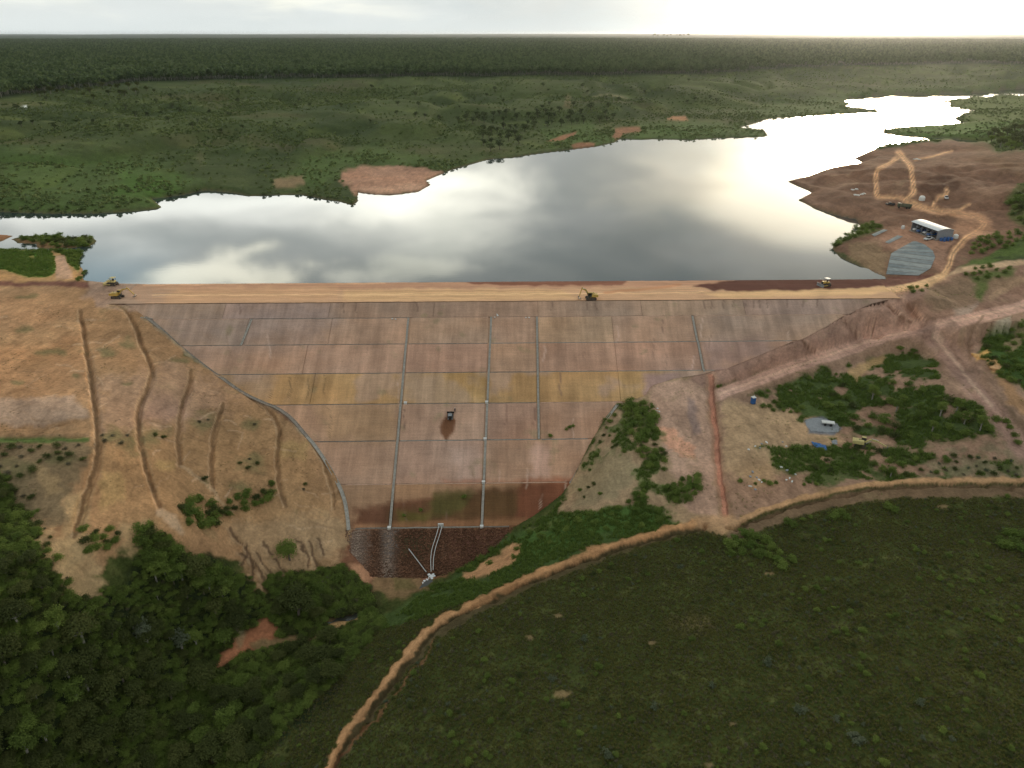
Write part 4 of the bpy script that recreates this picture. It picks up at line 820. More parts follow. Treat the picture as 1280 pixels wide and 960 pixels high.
def leaf_quads(centres, normals, size, rg, asp=.7):
    n = len(centres); a = rg.normal(size=(n, 3)); u = np.cross(normals, a); u /= np.linalg.norm(u, axis=1)[:, None]+1e-9; v = np.cross(normals, u); v /= np.linalg.norm(v, axis=1)[:, None]+1e-9
    sz = size*rg.uniform(.6, 1.4, (n, 1)); u = u*sz; v = v*sz*asp
    return np.stack([centres-u, centres-v*.8+u*.1, centres+u, centres+v*.8-u*.1], 1).reshape(-1, 3)
def leaf_mesh(name, centres, normals, size, rg, tint, mat, asp=.7):
    V = leaf_quads(centres, normals, size, rg, asp); n = len(centres); me = bpy.data.meshes.new(name)
    me.vertices.add(4*n); me.vertices.foreach_set('co', V.astype(np.float32).ravel()); me.loops.add(4*n); me.loops.foreach_set('vertex_index', np.arange(4*n, dtype=np.int32))
    me.polygons.add(n); me.polygons.foreach_set('loop_start', np.arange(0, 4*n, 4, dtype=np.int32)); me.update(calc_edges=True); me.materials.append(mat)
    a = me.attributes.new('tint', 'FLOAT', 'POINT'); a.data.foreach_set('value', np.repeat(tint, 4).astype(np.float32)); return me
def crown_cloud(rg, lobes, n, shell=.75):
    c, nn = [], []; tot = sum(r[3]*r[4]*r[4] for r in lobes)
    for cx, cy, cz, rr, rz in lobes:
        k = max(4, int(n*rr*rz*rz/tot)) if False else max(4, int(n*(rr*rr)/sum(q[3]**2 for q in lobes)))
        d = rg.normal(size=(k, 3)); d /= np.linalg.norm(d, axis=1)[:, None]; d[:, 2] = np.where(d[:, 2] < -.35, -d[:, 2], d[:, 2])
        t = rg.uniform(shell, 1.08, (k, 1))**.7*(1+.22*np.sin(d[:, :1]*5+cx)*np.sin(d[:, 1:2]*6+cy))
        c.append(np.array([cx, cy, cz])+d*t*np.array([rr, rr, rz])); nn.append(d+rg.normal(size=(k, 3))*.75)
    return np.vstack(c), np.vstack(nn)
def make_crown(name, seed, h, w, n, size, mat, lobes_n=8, low=.35, flat=.75, shell=.75, rag=0.0):
    rg = np.random.default_rng(seed); lobes = []
    for k in range(lobes_n):
        a = k*2.4+rg.uniform(0, 1); q = w*.5*rg.uniform(.2, .78) if k else 0; rr = w*rg.uniform(.20, .33); z = h*rg.uniform(low+.15, .86)-(q/w)*h*.18
        lobes.append((math.cos(a)*q, math.sin(a)*q, z, rr, rr*flat*rg.uniform(.8, 1.15)))
    c, nn = crown_cloud(rg, lobes, n, shell); nn[:, 2] += 1.0
    if rag: q = rg.normal(size=c.shape)*rag*np.array([1, 1, .7]); c = c+q*rg.random((len(c), 1))**2*2.0; c[:, 2] = np.maximum(c[:, 2], .02)
    tint = np.clip(rg.normal(.45, .2, len(c))+.25*fbm(c[:, 0]*.7, c[:, 1]*.7+c[:, 2], 2, seed), 0, 1)
    return leaf_mesh(name, c, nn, size, rg, tint, mat), lobes
def trunk_mesh(name, lobes, h, r, mat, n=6, lean=0.2):
    mb = MB(); top = h*.62; mb.tube([(0, 0, -.5), (lean*.4, 0, h*.2), (lean, .1, top)], [r*1.25, r, r*.5], n)
    for cx, cy, cz, rr, rz in lobes[1:6]: mb.tube([(lean*.5, 0, h*.3), (cx*.5, cy*.5, (h*.3+cz)*.5), (cx, cy, cz)], [r*.5, r*.35, r*.12], 5, False)
    me = bpy.data.meshes.new(name); me.from_pydata(mb.v, [], mb.f); me.materials.append(mat); return me
TREES = []
for k, (h, w, n, size, lm, bk) in enumerate([(8.5, 7.5, 2600, .27, L_WOOD, M_BARK), (7, 5.4, 1700, .25, L_WOOD, M_BARK), (10, 7.5, 2600, .28, L_WOOD, M_BARK_P), (6, 6.4, 2000, .24, L_BUSH, M_BARK), (9, 5, 1600, .25, L_BUSH, M_BARK_P), (7.5, 5, 700, .26, L_PALE, M_BARK_P)]):
    cm, lob = make_crown("crown", 50+k, h, w, n, size, lm, 9, .35, .75, .65, w*.05); TREES.append((cm, trunk_mesh("trunk", lob, h, .2+.015*h, bk)))
BUSH = []
for k, (h, w, n, size, lm) in enumerate([(2.2, 3.2, 900, .17, L_BUSH), (1.7, 2.6, 700, .16, L_BUSH), (2.8, 3.4, 1000, .18, L_LUSH), (1.6, 2.8, 640, .16, L_WOOD), (1.1, 1.9, 260, .15, L_DRY), (1.2, 2.0, 320, .16, L_PALE)]):
    cm, lob = make_crown("foliage", 80+k, h, w, n, size, lm, 7, .02, .8, .45, w*.11); BUSH.append((cm, trunk_mesh("stem", lob, h, .06, M_BARK, 5, .05)))
L_FAR = leaf_material("far_tree_leaves", (.075, .098, .045), (.115, .145, .062), (.17, .20, .09))
FAR_TREES = []
for k, (h, w) in enumerate([(8, 7), (7, 5.5), (9, 7.5)]):
    cm, lob = make_crown("crown", 150+k, h, w, 700, .45, L_FAR, 8); FAR_TREES.append((cm, trunk_mesh("trunk", lob, h, .25, M_BARK)))
LOOK = {id(l): t for l, t in zip(TREES, ('broad dark green', 'compact dark green', 'tall pale trunked dark', 'low bright green', 'slim pale trunked green', 'thin pale'))}
LOOK.update({id(l): t for l, t in zip(BUSH, ('mid green', 'compact green', 'bright lush green', 'dull dark green', 'dry brownish', 'pale greyish'))})
SZ = [.5, .8]
def plant(kind, lib, p, label, cat, group, rz, sc, top="crown", low="trunk"):
    cm, tm = lib; label = label.replace('{look}', LOOK.get(id(lib), '')).replace('{sz}', 'small' if sc < SZ[0] else 'large' if sc > SZ[1] else 'medium'); kind = 'bush' if kind == 'shrub' and 'bush' in label else kind; o = thing(kind, label, cat, (p[0], p[1], p[2]-.1), rz, group, sc)
    for nm, me in ((top, cm), (low, tm)):
        q = bpy.data.objects.new(nm, me); COL.objects.link(q); q.parent = o
    return o
def sample_poly(poly, n, gap, holes=()):
    p = np.array(poly, float); out = []; tries = 0
    while len(out) < n and tries < n*60:
        tries += 1; x, y = random.uniform(p[:, 0].min(), p[:, 0].max()), random.uniform(p[:, 1].min(), p[:, 1].max()); X, Yv = np.array([x]), np.array([y])
        if not inside(X, Yv, p)[0] or any(inside(X, Yv, h)[0] for h in holes): continue
        if any((x-a)**2+((y-b)*1.25)**2 < gap*gap for a, b in out): continue
        out.append((x, y))
    return out
def grow(kind, libs, pix, label, cat, group, smin, smax, top="crown", low="trunk", groundfn=None):
    if not pix: return
    w = drop([p[0] for p in pix], [p[1] for p in pix], groundfn)
    for q in w: plant(kind, random.choice(libs), q, label, cat, group, random.uniform(0, 6.28), random.uniform(smin, smax), top, low)
STREAM_GAP = [[(262,842),(285,800),(325,765),(352,778),(352,800),(300,825)], [(310,820),(345,793),(410,790),(452,764),(455,782),(400,800),(340,815)]]
SOILGAP = [[(84,610),(115,610),(118,700),(130,745),(84,750),(74,700)], [(145,655),(190,650),(170,690),(150,690)]]
# the wood that fills the valley bottom, lower left
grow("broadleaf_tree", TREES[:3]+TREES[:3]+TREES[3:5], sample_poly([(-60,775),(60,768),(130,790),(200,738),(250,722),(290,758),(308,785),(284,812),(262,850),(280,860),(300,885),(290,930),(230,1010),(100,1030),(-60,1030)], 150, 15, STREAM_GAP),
     "{sz} {look} tree crowded in the valley wood at lower left", "tree", "trees of the valley wood", .34, .86)
grow("broadleaf_tree", TREES[3:5], sample_poly([(190,700),(225,718),(255,708),(286,738),(280,752),(240,735),(195,728)], 18, 11), "brighter green tree on the upper edge of the valley wood under the bare hillside", "tree", "trees on the upper wood edge", .5, .7)
grow("broadleaf_tree", TREES[0:2]+TREES[3:4], sample_poly([(-50,615),(10,618),(28,660),(46,715),(78,755),(20,765),(-50,765)], 30, 17, SOILGAP), "dark tree on the scrubby left slope beside the strips of bare soil", "tree", "trees on the left slope", .28, .55)
grow("broadleaf_tree", TREES[:4], sample_poly([(296,855),(360,815),(420,800),(440,815),(420,850),(360,890),(320,950),(280,960)], 34, 17, STREAM_GAP), "low dark tree on the bank between the stream and the grassy near slope", "tree", "trees on the near stream bank", .45, .7)
grow("broadleaf_tree", TREES[5:6], [(228,812), (180,800)], "pale grey green tree with thin crown standing among darker trees in the wood", "tree", "pale thin trees in the wood", .7, .9)
grow("broadleaf_tree", TREES[0:1], [(374,772)], "large round dark tree between the eroded hillside foot and the stream bed", "tree", None, 1.15, 1.15)
grow("broadleaf_tree", TREES[3:4], [(362,700)], "bright green round tree alone on the eroded bare slope left of the rock toe", "tree", None, .95, .95)
grow("broadleaf_tree", TREES[0:2], [(350,772), (398,774), (412,758), (356,758)], "small dark tree beside the large round tree near the stream bed", "tree", "small trees round the large dark tree", .5, .6)
SH = dict(top="foliage", low="stem")
grow("shrub", BUSH[3:5]+BUSH[4:5]+BUSH[:1], sample_poly([(400,722),(440,715),(465,738),(465,768),(410,776),(390,745)], 26, 9), "olive brown shrub in the thicket between the rock toe and the stream", "shrub", "shrubs below the rock toe", .7, 1.3, **SH)
grow("shrub", BUSH[:4], sample_poly([(225,632),(250,622),(275,628),(282,650),(270,662),(238,664)], 16, 9), "dark green shrub in the round clump below the short curved ditches", "shrub", "round shrub clump on the bare slope", .9, 1.3, **SH)
grow("shrub", BUSH[:4], sample_poly([(280,640),(290,618),(325,618),(340,604),(342,622),(310,640),(286,645)], 15, 8), "green shrub in the ragged clump right of the round clump on the bare slope", "shrub", "ragged shrub clump on the bare slope", .7, 1.1, **SH)
grow("shrub", BUSH[:4], sample_poly([(172,662),(192,655),(222,690),(290,712),(285,738),(230,712),(180,690)], 24, 10), "bushy shrub at the top of the valley wood below the bare slope", "shrub", "shrubs at the wood's top edge", .8, 1.2, **SH)
grow("shrub", BUSH[3:4]+BUSH[:2], sample_poly([(104,662),(150,658),(150,680),(130,692),(104,690)], 12, 9), "low dark shrub between two bare soil strips on the left slope", "shrub", "shrubs between the soil strips", .6, .9, **SH)
grow("shrub", BUSH[3:5], sample_poly([(-20,560),(110,556),(112,580),(60,590),(20,610),(-20,600)], 26, 10), "dull dry shrub on the grey scrub patch under the level ditch at the left", "shrub", "dry shrubs under the level ditch", .5, .9, **SH)
grow("shrub", BUSH[3:5], [(300,580),(312,574),(322,580),(310,586),(250,528),(260,525),(318,531),(141,545),(152,555),(160,545),(195,545),(205,548),(380,612),(382,606),(256,600),(128,545),(132,552)], "small dry shrub dotted on the bare ditch striped hillside", "shrub", "dry shrubs dotted on the bare hillside", .5, .8, **SH)
grow("shrub", BUSH[3:5]+BUSH[:2], sample_poly([(10,610),(45,620),(62,660),(80,700),(90,740),(130,760),(165,735),(188,700),(205,730),(150,775),(70,765),(40,720),(20,660)], 60, 9), "{sz} {look} shrub thinning out over the soil strips above the wood", "shrub", "shrubs thinning out above the valley wood", .35, .9, **SH)
# mound and pad on the right of the dam
grow("shrub", BUSH[:3], sample_poly([(785,505),(806,500),(820,515),(824,535),(808,552),(790,555),(778,535)], 24, 7), "tall bright green bush massed at the top of the mound beside the dam face", "shrub", "bushes massed on the mound top", .8, 1.2, **SH)
grow("shrub", BUSH[:4], sample_poly([(795,555),(820,548),(838,575),(830,590),(805,585),(800,570)], 16, 8), "green bush on the right flank of the mound beside the dam", "shrub", "bushes on the mound flank", .6, .95, **SH)
grow("shrub", BUSH[:2]+BUSH[3:4], [(758,535),(762,528),(754,545),(750,553),(762,545),(768,520),(740,580),(737,588),(745,570),(770,557),(765,560),(780,565),(735,610),(725,613),(742,606),(730,622),(750,618)], "small green bush in the line beside the dam's right groin channel", "shrub", "small bushes beside the right groin channel", .4, .65, **SH)
grow("shrub", BUSH[:3], sample_poly([(832,610),(850,600),(872,596),(876,612),(860,628),(840,630)], 16, 8), "dark green bush in the clump above the ochre berm by the red gully", "shrub", "bush clump by the red gully", .7, 1.1, **SH)
grow("shrub", BUSH[:3], sample_poly([(800,612),(812,600),(815,622),(800,635),(780,630)], 8, 7), "upright green bush on the bare foot of the mound", "shrub", "bushes on the mound's foot", .6, .8, **SH)
grow("shrub", BUSH[:3], sample_poly([(640,668),(690,648),(760,632),(830,640),(855,648),(800,660),(720,672),(650,695),(590,720),(580,712)], 36, 12), "{sz} {look} shrub on the bank between dam toe and ochre berm", "shrub", "shrubs on the bank above the berm", .45, .85, **SH)
grow("shrub", BUSH[:4], sample_poly([(1015,512),(1060,478),(1120,470),(1150,480),(1180,500),(1215,500),(1245,520),(1250,542),(1200,548),(1130,550),(1060,540),(1040,520)], 44, 14), "{sz} {look} bush in the basin between haul road and work yard", "shrub", "bushes of the roadside basin", .7, 1.25, **SH)
grow("broadleaf_tree", TREES[3:5], [(1150,525),(1175,520),(1205,530),(1225,538),(1195,515),(1165,540),(1090,500),(1120,515)], "small broad green tree standing among the basin bushes below the haul road", "tree", "trees of the roadside basin", .5, .7)
grow("shrub", BUSH[:2], sample_poly([(950,508),(975,500),(1000,505),(1004,515),(980,518),(960,514)], 14, 7), "low green bush along the edge of the yard behind the blue toilet", "shrub", "bushes behind the blue toilet", .5, .75, **SH)
grow("shrub", BUSH[:2], sample_poly([(955,490),(1010,470),(1050,462),(1040,490),(1000,498)], 20, 9), "grassy low bush on the slope just under the haul road", "shrub", "bushes under the haul road", .4, .65, **SH)
grow("shrub", BUSH[:4], sample_poly([(985,566),(1010,556),(1060,560),(1110,562),(1190,570),(1180,592),(1120,596),(1060,585),(1030,592),(1000,580)], 32, 13), "{sz} {look} bush in the belt between work yard and contour ditch", "shrub", "bushes of the belt behind the ditch", .55, .95, **SH)
grow("shrub", BUSH[3:6], sample_poly([(1180,570),(1275,575),(1275,594),(1160,594)], 22, 10), "greyish dry bush on the rough ground at the right behind the ditch", "shrub", "dry bushes at the right edge", .45, .75, **SH)
grow("shrub", BUSH[:2], [(955,602),(962,606),(970,604),(1005,606),(1012,603),(925,602),(944,605),(1020,606)], "low bush at the foot of the littered yard beside the contour ditch", "shrub", "bushes at the littered yard's foot", .4, .7, **SH)
grow("shrub", BUSH[:4], sample_poly([(1225,440),(1245,422),(1285,402),(1285,430),(1260,445),(1285,470),(1285,490),(1250,470),(1232,452)], 34, 10), "bushy green shrub on the slope right of the sandy spoil heaps", "shrub", "shrubs right of the spoil heaps", .6, 1.0, **SH)
grow("shrub", BUSH[:2], [(1138,362),(1146,360),(1152,364),(1141,366),(1158,358),(1142,440),(1146,446),(1138,444),(1125,437),(1262,535),(1268,545),(1272,555),(1258,528)], "single green bush beside the haul road on the right abutment", "shrub", "bushes beside the haul road", .6, .95, **SH)
grow("shrub", BUSH[:3], sample_poly([(1205,345),(1230,330),(1262,336),(1262,344),(1222,352)], 14, 8), "green bush on the bank above the right end of the crest road", "shrub", "bushes above the crest road end", .5, .85, **SH)
grow("shrub", BUSH[:3], sample_poly([(1208,312),(1225,298),(1250,292),(1285,290),(1285,308),(1240,312),(1215,322)], 24, 7), "green bush on the hillock across the sandy road from the shed", "shrub", "bushes on the hillock by the shed road", .7, 1.2, **SH)
grow("slender_tree", TREES[4:5], [(1113,596)], "slender young tree standing alone on the edge of the contour ditch", "tree", None, .45, .45)
# near hill
grow("shrub", BUSH[:3], sample_poly([(900,685),(925,668),(955,672),(975,690),(1000,705),(985,715),(950,700),(915,695)], 20, 11), "green shrub in the loose thicket on the near hill below the red gully", "shrub", "thicket on the near hill", .7, 1.2, **SH)
grow("shrub", BUSH[:2], [(1042,648),(1050,642),(1058,648),(1110,636),(1118,640),(985,655),(992,658)], "light green bushy clump on the brow of the near hill", "shrub", "clumps on the near hill brow", .7, 1.0, **SH)
grow("shrub", BUSH[:3], [(1255,685),(1268,680),(1275,672),(1262,670),(1250,676),(1278,690)], "dark bush with bright tips at the right edge of the near hill", "shrub", "bushes at the near hill's right edge", .8, 1.1, **SH)
grow("shrub", BUSH[5:6], [(760,945),(818,885),(1065,920),(1072,928),(850,710),(730,800),(1000,890),(1150,880),(890,858),(1045,900),(960,830),(690,850)], "pale greyish shrub alone in the dark grass of the near hill", "shrub", "pale shrubs in the near grass", .7, 1.1, **SH)
grow("shrub", BUSH[0:1], [(748,835),(878,705),(1155,692),(1035,935),(865,800),(1078,790),(1178,915),(1120,770),(925,785)], "yellow green shrub alone in the dark grass of the near hill", "shrub", "yellow green shrubs in the near grass", .4, .6, **SH)
# far side of the lake: trees that stand out singly
grow("hillside_tree", FAR_TREES, sample_poly([(560,150),(640,140),(760,128),(770,150),(730,158),(680,158),(650,185),(610,192),(600,175)], 60, 6), "{sz} dark tree in the gully wood behind the inlet across the lake", "tree", "trees of the gully wood across the lake", .8, 1.2)
grow("hillside_tree", FAR_TREES, sample_poly([(10,130),(150,118),(300,112),(520,110),(700,108),(860,100),(900,130),(760,130),(560,150),(400,160),(200,170),(20,165)], 90, 9), "{sz} dark tree dotted over the open green slope across the lake", "tree", "trees dotted over the far slope", .4, .9)
grow("hillside_tree", TREES[:3], sample_poly([(0,104),(60,112),(180,108),(200,118),(120,124),(40,122)], 30, 6), "dark tree below the plantation edge on the far left slope", "tree", "trees below the plantation edge", .8, 1.2)
grow("shrub", BUSH[:4], sample_poly([(18,299),(46,295),(82,297),(84,302),(56,306),(44,303)], 14, 4), "dark shrub on the narrow red mudbank in the lake", "shrub", "shrubs on the narrow mudbank", .7, 1.2, **SH)
grow("shrub", BUSH[:4], sample_poly([(50,302),(82,297),(110,297),(120,301),(110,307),(62,310),(50,308)], 20, 5), "dark shrub on the overgrown islet off the left bank", "shrub", "shrubs on the overgrown islet", .9, 1.5, **SH)
grow("shrub", BUSH[:3], sample_poly([(68,314),(98,314),(103,320),(98,334),(88,325)], 14, 4), "green bush on the lake's left bank beside the dirt ramp", "shrub", "bushes beside the dirt ramp", .6, 1.0, **SH)
grow("shrub", BUSH[:2], [(104,343),(107,341),(101,349),(98,351)], "bush at the waterline close behind the left crest road", "shrub", "bushes behind the left crest road", .6, .8, **SH)
grow("shrub", BUSH[:3], sample_poly([(1072,284),(1090,282),(1100,286),(1078,294),(1050,306),(1042,312),(1046,302)], 26, 4), "green bush along the waterline below the shed", "shrub", "bushes on the waterline below the shed", .7, 1.2, **SH)
grow("hillside_tree", TREES[:4], sample_poly([(1232,172),(1250,166),(1285,162),(1285,184),(1260,190),(1245,182)], 40, 5), "{sz} {look} tree in the far right clump behind the borrow pit", "tree", "trees behind the borrow pit", .6, 1.0)
grow("shrub", BUSH[:4], sample_poly([(1258,258),(1285,228),(1285,285),(1266,276)], 16, 7), "green bush on the far right slope above the sandy road", "shrub", "bushes on the far right slope", 1.0, 1.6, **SH)

grow("shrub", BUSH[:2], [(712,535),(708,537),(716,533),(688,546),(526,638),(580,622),(505,645)], "small green tuft of growth on the lower dam face", "shrub", "green tufts on the lower dam face", .3, .55, **SH)
# uncountable growth: grass, scrub, plantation
def scatter(name, label, P3, sources, smin, smax, squash=None, seed=1, kind='stuff'):
    rg = np.random.default_rng(seed); n = len(P3); me = bpy.data.meshes.new(name+"_points"); me.vertices.add(n); me.vertices.foreach_set('co', np.asarray(P3, np.float32).ravel())
    a = me.attributes.new('rot', 'FLOAT_VECTOR', 'POINT'); a.data.foreach_set('vector', np.c_[rg.normal(0, .06, (n, 2)), rg.uniform(0, 6.28, n)].astype(np.float32).ravel())
    sc = rg.uniform(smin, smax, n)[:, None]*np.c_[np.ones((n, 2)), rg.uniform(.75, 1.2, n)]; a = me.attributes.new('size', 'FLOAT_VECTOR', 'POINT'); a.data.foreach_set('vector', sc.astype(np.float32).ravel())
    a = me.attributes.new('pick', 'INT', 'POINT'); a.data.foreach_set('value', rg.integers(0, len(sources), n).astype(np.int32))
    o = bpy.data.objects.new(name, me); COL.objects.link(o); tag(o, label, None, None, kind)
    c = bpy.data.collections.new(name+"_kinds")
    for k, m in enumerate(sources): c.objects.link(bpy.data.objects.new("%s_kind" % name, m))
    g = bpy.data.node_groups.new(name, 'GeometryNodeTree'); g.interface.new_socket('Geometry', in_out='INPUT', socket_type='NodeSocketGeometry'); g.interface.new_socket('Geometry', in_out='OUTPUT', socket_type='NodeSocketGeometry')
    N, L = g.nodes.new, g.links.new; gi, go = N('NodeGroupInput'), N('NodeGroupOutput'); ip = N('GeometryNodeInstanceOnPoints'); ci = N('GeometryNodeCollectionInfo')
    ci.inputs[0].default_value = c; ci.inputs['Separate Children'].default_value = True; ci.inputs['Reset Children'].default_value = True; ip.inputs['Pick Instance'].default_value = True
    def at(nm, t):
        q = N('GeometryNodeInputNamedAttribute'); q.data_type = t; q.inputs[0].default_value = nm; return q.outputs[0]
    L(gi.outputs[0], ip.inputs['Points']); L(ci.outputs[0], ip.inputs['Instance']); L(at('rot', 'FLOAT_VECTOR'), ip.inputs['Rotation']); L(at('size', 'FLOAT_VECTOR'), ip.inputs['Scale']); L(at('pick', 'INT'), ip.inputs['Instance Index'])
    L(ip.outputs[0], go.inputs[0]); md = o.modifiers.new('growth', 'NODES'); md.node_group = g; return o
def tuft(seed, n, hgt, rad, wid, mat, droop=.5):
    rg = np.random.default_rng(seed); v, t = [], []
    for k in range(n):
        a = rg.uniform(0, 6.28); q = rad*math.sqrt(rg.uniform(0, 1)); b = np.array([math.cos(a)*q, math.sin(a)*q, -.05]); d = rg.uniform(0, 6.28); o = np.array([math.cos(d), math.sin(d), 0]); h = hgt*rg.uniform(.5, 1.2)
        s = np.array([-o[1], o[0], 0])*wid*rg.uniform(.6, 1.3); m = b+o*droop*h*.35+np.array([0, 0, h*.65]); e = b+o*droop*h+np.array([0, 0, h*.9])
        v += [b-s, b+s, m+s*.7, m-s*.7, m-s*.7, m+s*.7, e+s*.1, e-s*.1]; t += [rg.uniform(.1, .9)]*8
    me = bpy.data.meshes.new("tuft"); n4 = len(v)//4; me.from_pydata([tuple(q) for q in v], [], [(4*k, 4*k+1, 4*k+2, 4*k+3) for k in range(n4)]); me.materials.append(mat)
    q = me.attributes.new('tint', 'FLOAT', 'POINT'); q.data.foreach_set('value', np.array(t, np.float32)); return me
def world_scatter(x0, x1, y0, y1, n, seed): 
    rg = np.random.default_rng(seed); return rg.uniform(x0, x1, n), rg.uniform(y0, y1, n)
def veg_at(x, y):                               # painted vegetation share of the ground at a place
    r = np.hypot(x, y); i = np.rint(np.interp(np.arctan2(x, y), AZ, np.arange(len(AZ)))).astype(int); j = np.rint(np.interp(r, RR, np.arange(len(RR)))).astype(int); return P.veg.reshape(R2.shape)[j, i]
def inpix(x, y, z, poly):
    a, b = project(x, y, z); return inside(np.nan_to_num(a, nan=-1e5), np.nan_to_num(b, nan=-1e5), poly)
# grass of the near hill and the slope below the berm
x, y = world_scatter(-80, 190, 55, 200, 330000, 3); z = H(x, y); v = veg_at(x, y)
keep = (v > .55) & (inpix(x, y, z, [(300,1100),(330,930),(420,840),(470,790),(560,760),(640,735),(880,655),(1000,632),(1100,612),(1700,590),(1700,1100)])) & (fbm(x/4, y/4, 3, 33)+.3*rng.normal(size=len(x)) > -.45)
x, y, z = x[keep], y[keep], z[keep]
scatter("meadow_grass", "rough dark grass covering the near hill", np.c_[x, y, z], [tuft(1, 12, .42, .26, .035, L_GRASS), tuft(2, 11, .6, .22, .035, L_GRASS), tuft(3, 12, .3, .32, .04, L_GRASS, .9), tuft(13, 10, .5, .25, .035, L_DRY)], .55, 1.15, seed=5)
x, y = world_scatter(-80, 190, 55, 200, 5600, 13); z = H(x, y); keep = (veg_at(x, y) > .6) & inpix(x, y, z, [(300,1100),(330,930),(420,840),(640,740),(880,665),(1000,640),(1100,618),(1700,598),(1700,1100)]) & (fbm(x/12, y/12, 3, 35) > -.15)
scatter("undergrowth", "scattered low herbs and weeds in the near grass", np.c_[x, y, z][keep], [BUSH[0][0], BUSH[3][0], BUSH[4][0], BUSH[5][0]], .14, .5, seed=6)
# lush grass: bank above the berm, basin, mound
x, y = world_scatter(-60, 190, 140, 300, 120000, 23); z = H(x, y); keep = (veg_at(x, y) > .6) & inpix(x, y, z, [(470,790),(560,715),(690,640),(720,600),(760,505),(830,480),(900,480),(960,470),(1300,370),(1700,330),(1700,590),(1050,606),(900,650),(760,685),(640,730),(540,770)]) & (fbm(x/5, y/5, 3, 36) > -.2)
scatter("bank_grass", "lush green grass on the banks right of the dam", np.c_[x, y, z][keep], [tuft(4, 14, .9, .5, .06, L_LUSH), tuft(5, 14, .7, .5, .06, L_LUSH)], .6, 1.2, seed=7)
x, y = world_scatter(-130, -20, 80, 190, 60000, 24); z = H(x, y); keep = (veg_at(x, y) > .6) & inpix(x, y, z, [(-100,590),(30,600),(60,700),(95,742),(160,735),(190,660),(300,720),(440,705),(480,780),(420,850),(320,950),(300,1100),(-100,1100)])
scatter("wood_undergrowth", "dark undergrowth on the floor of the valley wood", np.c_[x, y, z][keep][:9000], [BUSH[3][0], BUSH[0][0], BUSH[1][0]], .3, .8, seed=8)
x, y = world_scatter(-420, -170, 290, 370, 40000, 25); z = H(x, y); keep = (veg_at(x, y) > .7) & (z > WATER_Z+.1)
scatter("bank_reeds", "bright green grass on the lake's left bank", np.c_[x, y, z][keep], [tuft(6, 12, 1.0, .7, .1, L_LUSH), tuft(7, 12, .8, .7, .1, L_LUSH)], .7, 1.2, seed=9)
x, y = world_scatter(-220, -60, 150, 262, 16000, 26); z = H(x, y); s_ = Y0(x)-y; keep = ((s_ < 0) | (x < XL(np.maximum(s_, 0))-1.5)) & (fbm(x/9, y/9, 4, 38) > .22); keep &= rng.random(len(x)) < .35
scatter("hillside_weeds", "sparse dry weeds on the bare left hillside", np.c_[x, y, z][keep], [tuft(8, 12, .4, .4, .05, L_GRASS), tuft(18, 14, .35, .5, .05, L_DRY)], .4, .8, seed=10)
x, y = world_scatter(50, 190, 170, 290, 16000, 27); z = H(x, y); s_ = Y0(x)-y; keep = ((s_ < 0) | (x > XR(np.maximum(s_, 0))+2)) & (fbm(x/8, y/8, 4, 39) > .25) & (rng.random(len(x)) < .35)
scatter("yard_weeds", "sparse weeds on the bare ground right of the dam", np.c_[x, y, z][keep], [tuft(9, 12, .5, .4, .05, L_LUSH), tuft(19, 14, .4, .5, .05, L_GRASS)], .4, .8, seed=11)
# scrub of the far valley side
n = 190000; a = rng.uniform(-.82, .80, n); r = np.sqrt(rng.uniform(440**2, 2500**2, n)); r = np.where(rng.random(n) < .5, rng.uniform(440, 1300, n), r); x, y = r*np.sin(a), r*np.cos(a); z = H(x, y)
cl = fbm(x/60, y/80, 4, 71)+.5*fbm(x/18, y/22, 3, 72); keep = (veg_at(x, y) > .6) & (z > WATER_Z+.25) & (far_profile(x, y) < 23.4) & (rng.random(n) < .06+.6*sst(cl, -.1, .5)+.5*sst(-fbm(x/170, y/210, 5, 3), .1, .6)) & (y > 300)
scatter("far_scrub", "low scrub spread over the far valley side", np.c_[x, y, z][keep][:55000], [make_crown("scrub", 120+k, 1.5, 2.6, 46, .55, L_SCRUB, 5, .05, .75)[0] for k in range(3)], .35, 1.25, seed=12)
# plantation on the plateau beyond
def plantation_tree(seed, h, w, n):
    rg = np.random.default_rng(seed); lob = [(0, 0, h*.72, w*.42, h*.24), (w*.2, 0, h*.58, w*.34, h*.2), (-w*.18, w*.1, h*.62, w*.33, h*.2), (0, -w*.2, h*.82, w*.28, h*.16)]
    c, nn = crown_cloud(rg, lob, n, .6); me = leaf_mesh("plantation_tree", c, nn, w*.2, rg, np.clip(rg.normal(.5, .25, len(c)), 0, 1), L_PLAN)
    bm = bmesh.new(); bm.from_mesh(me); 
    q = MB().tube([(0, 0, -1), (.1, 0, h*.6)], [.22, .13], 5, False); vs = [bm.verts.new(p) for p in q.v]
    for f in q.f: bm.faces.new([vs[k] for k in f]).material_index = 1
    bm.to_mesh(me); bm.free(); me.materials.append(M_BARK_P); return me
PLT = [plantation_tree(200+k, h, w, 70) for k, (h, w) in enumerate([(12, 6.5), (13.5, 6), (10.5, 6.5), (14.5, 7)])]
n = 420000; a = rng.uniform(-.84, .84, n); u = rng.random(n); r = 1000*np.exp(u*math.log(11.0)); x, y = r*np.sin(a), r*np.cos(a)
f = far_profile(x, y); e = fbm(x/55, y/55, 3, 81)*.5*(1+3*sst(np.degrees(a), 8, 20)); keep = (f+e > 23.6) & (rng.random(n) < np.interp(r, [1000, 1800, 4000, 11000], [.34, .5, .8, 1]))
x, y = x[keep], y[keep]; z = H(x, y)
scatter("plantation_forest", "broad even plantation of trees covering the plateau beyond the lake", np.c_[x, y, z], PLT, .6, 1.3, seed=14)
print("plantation", len(x))
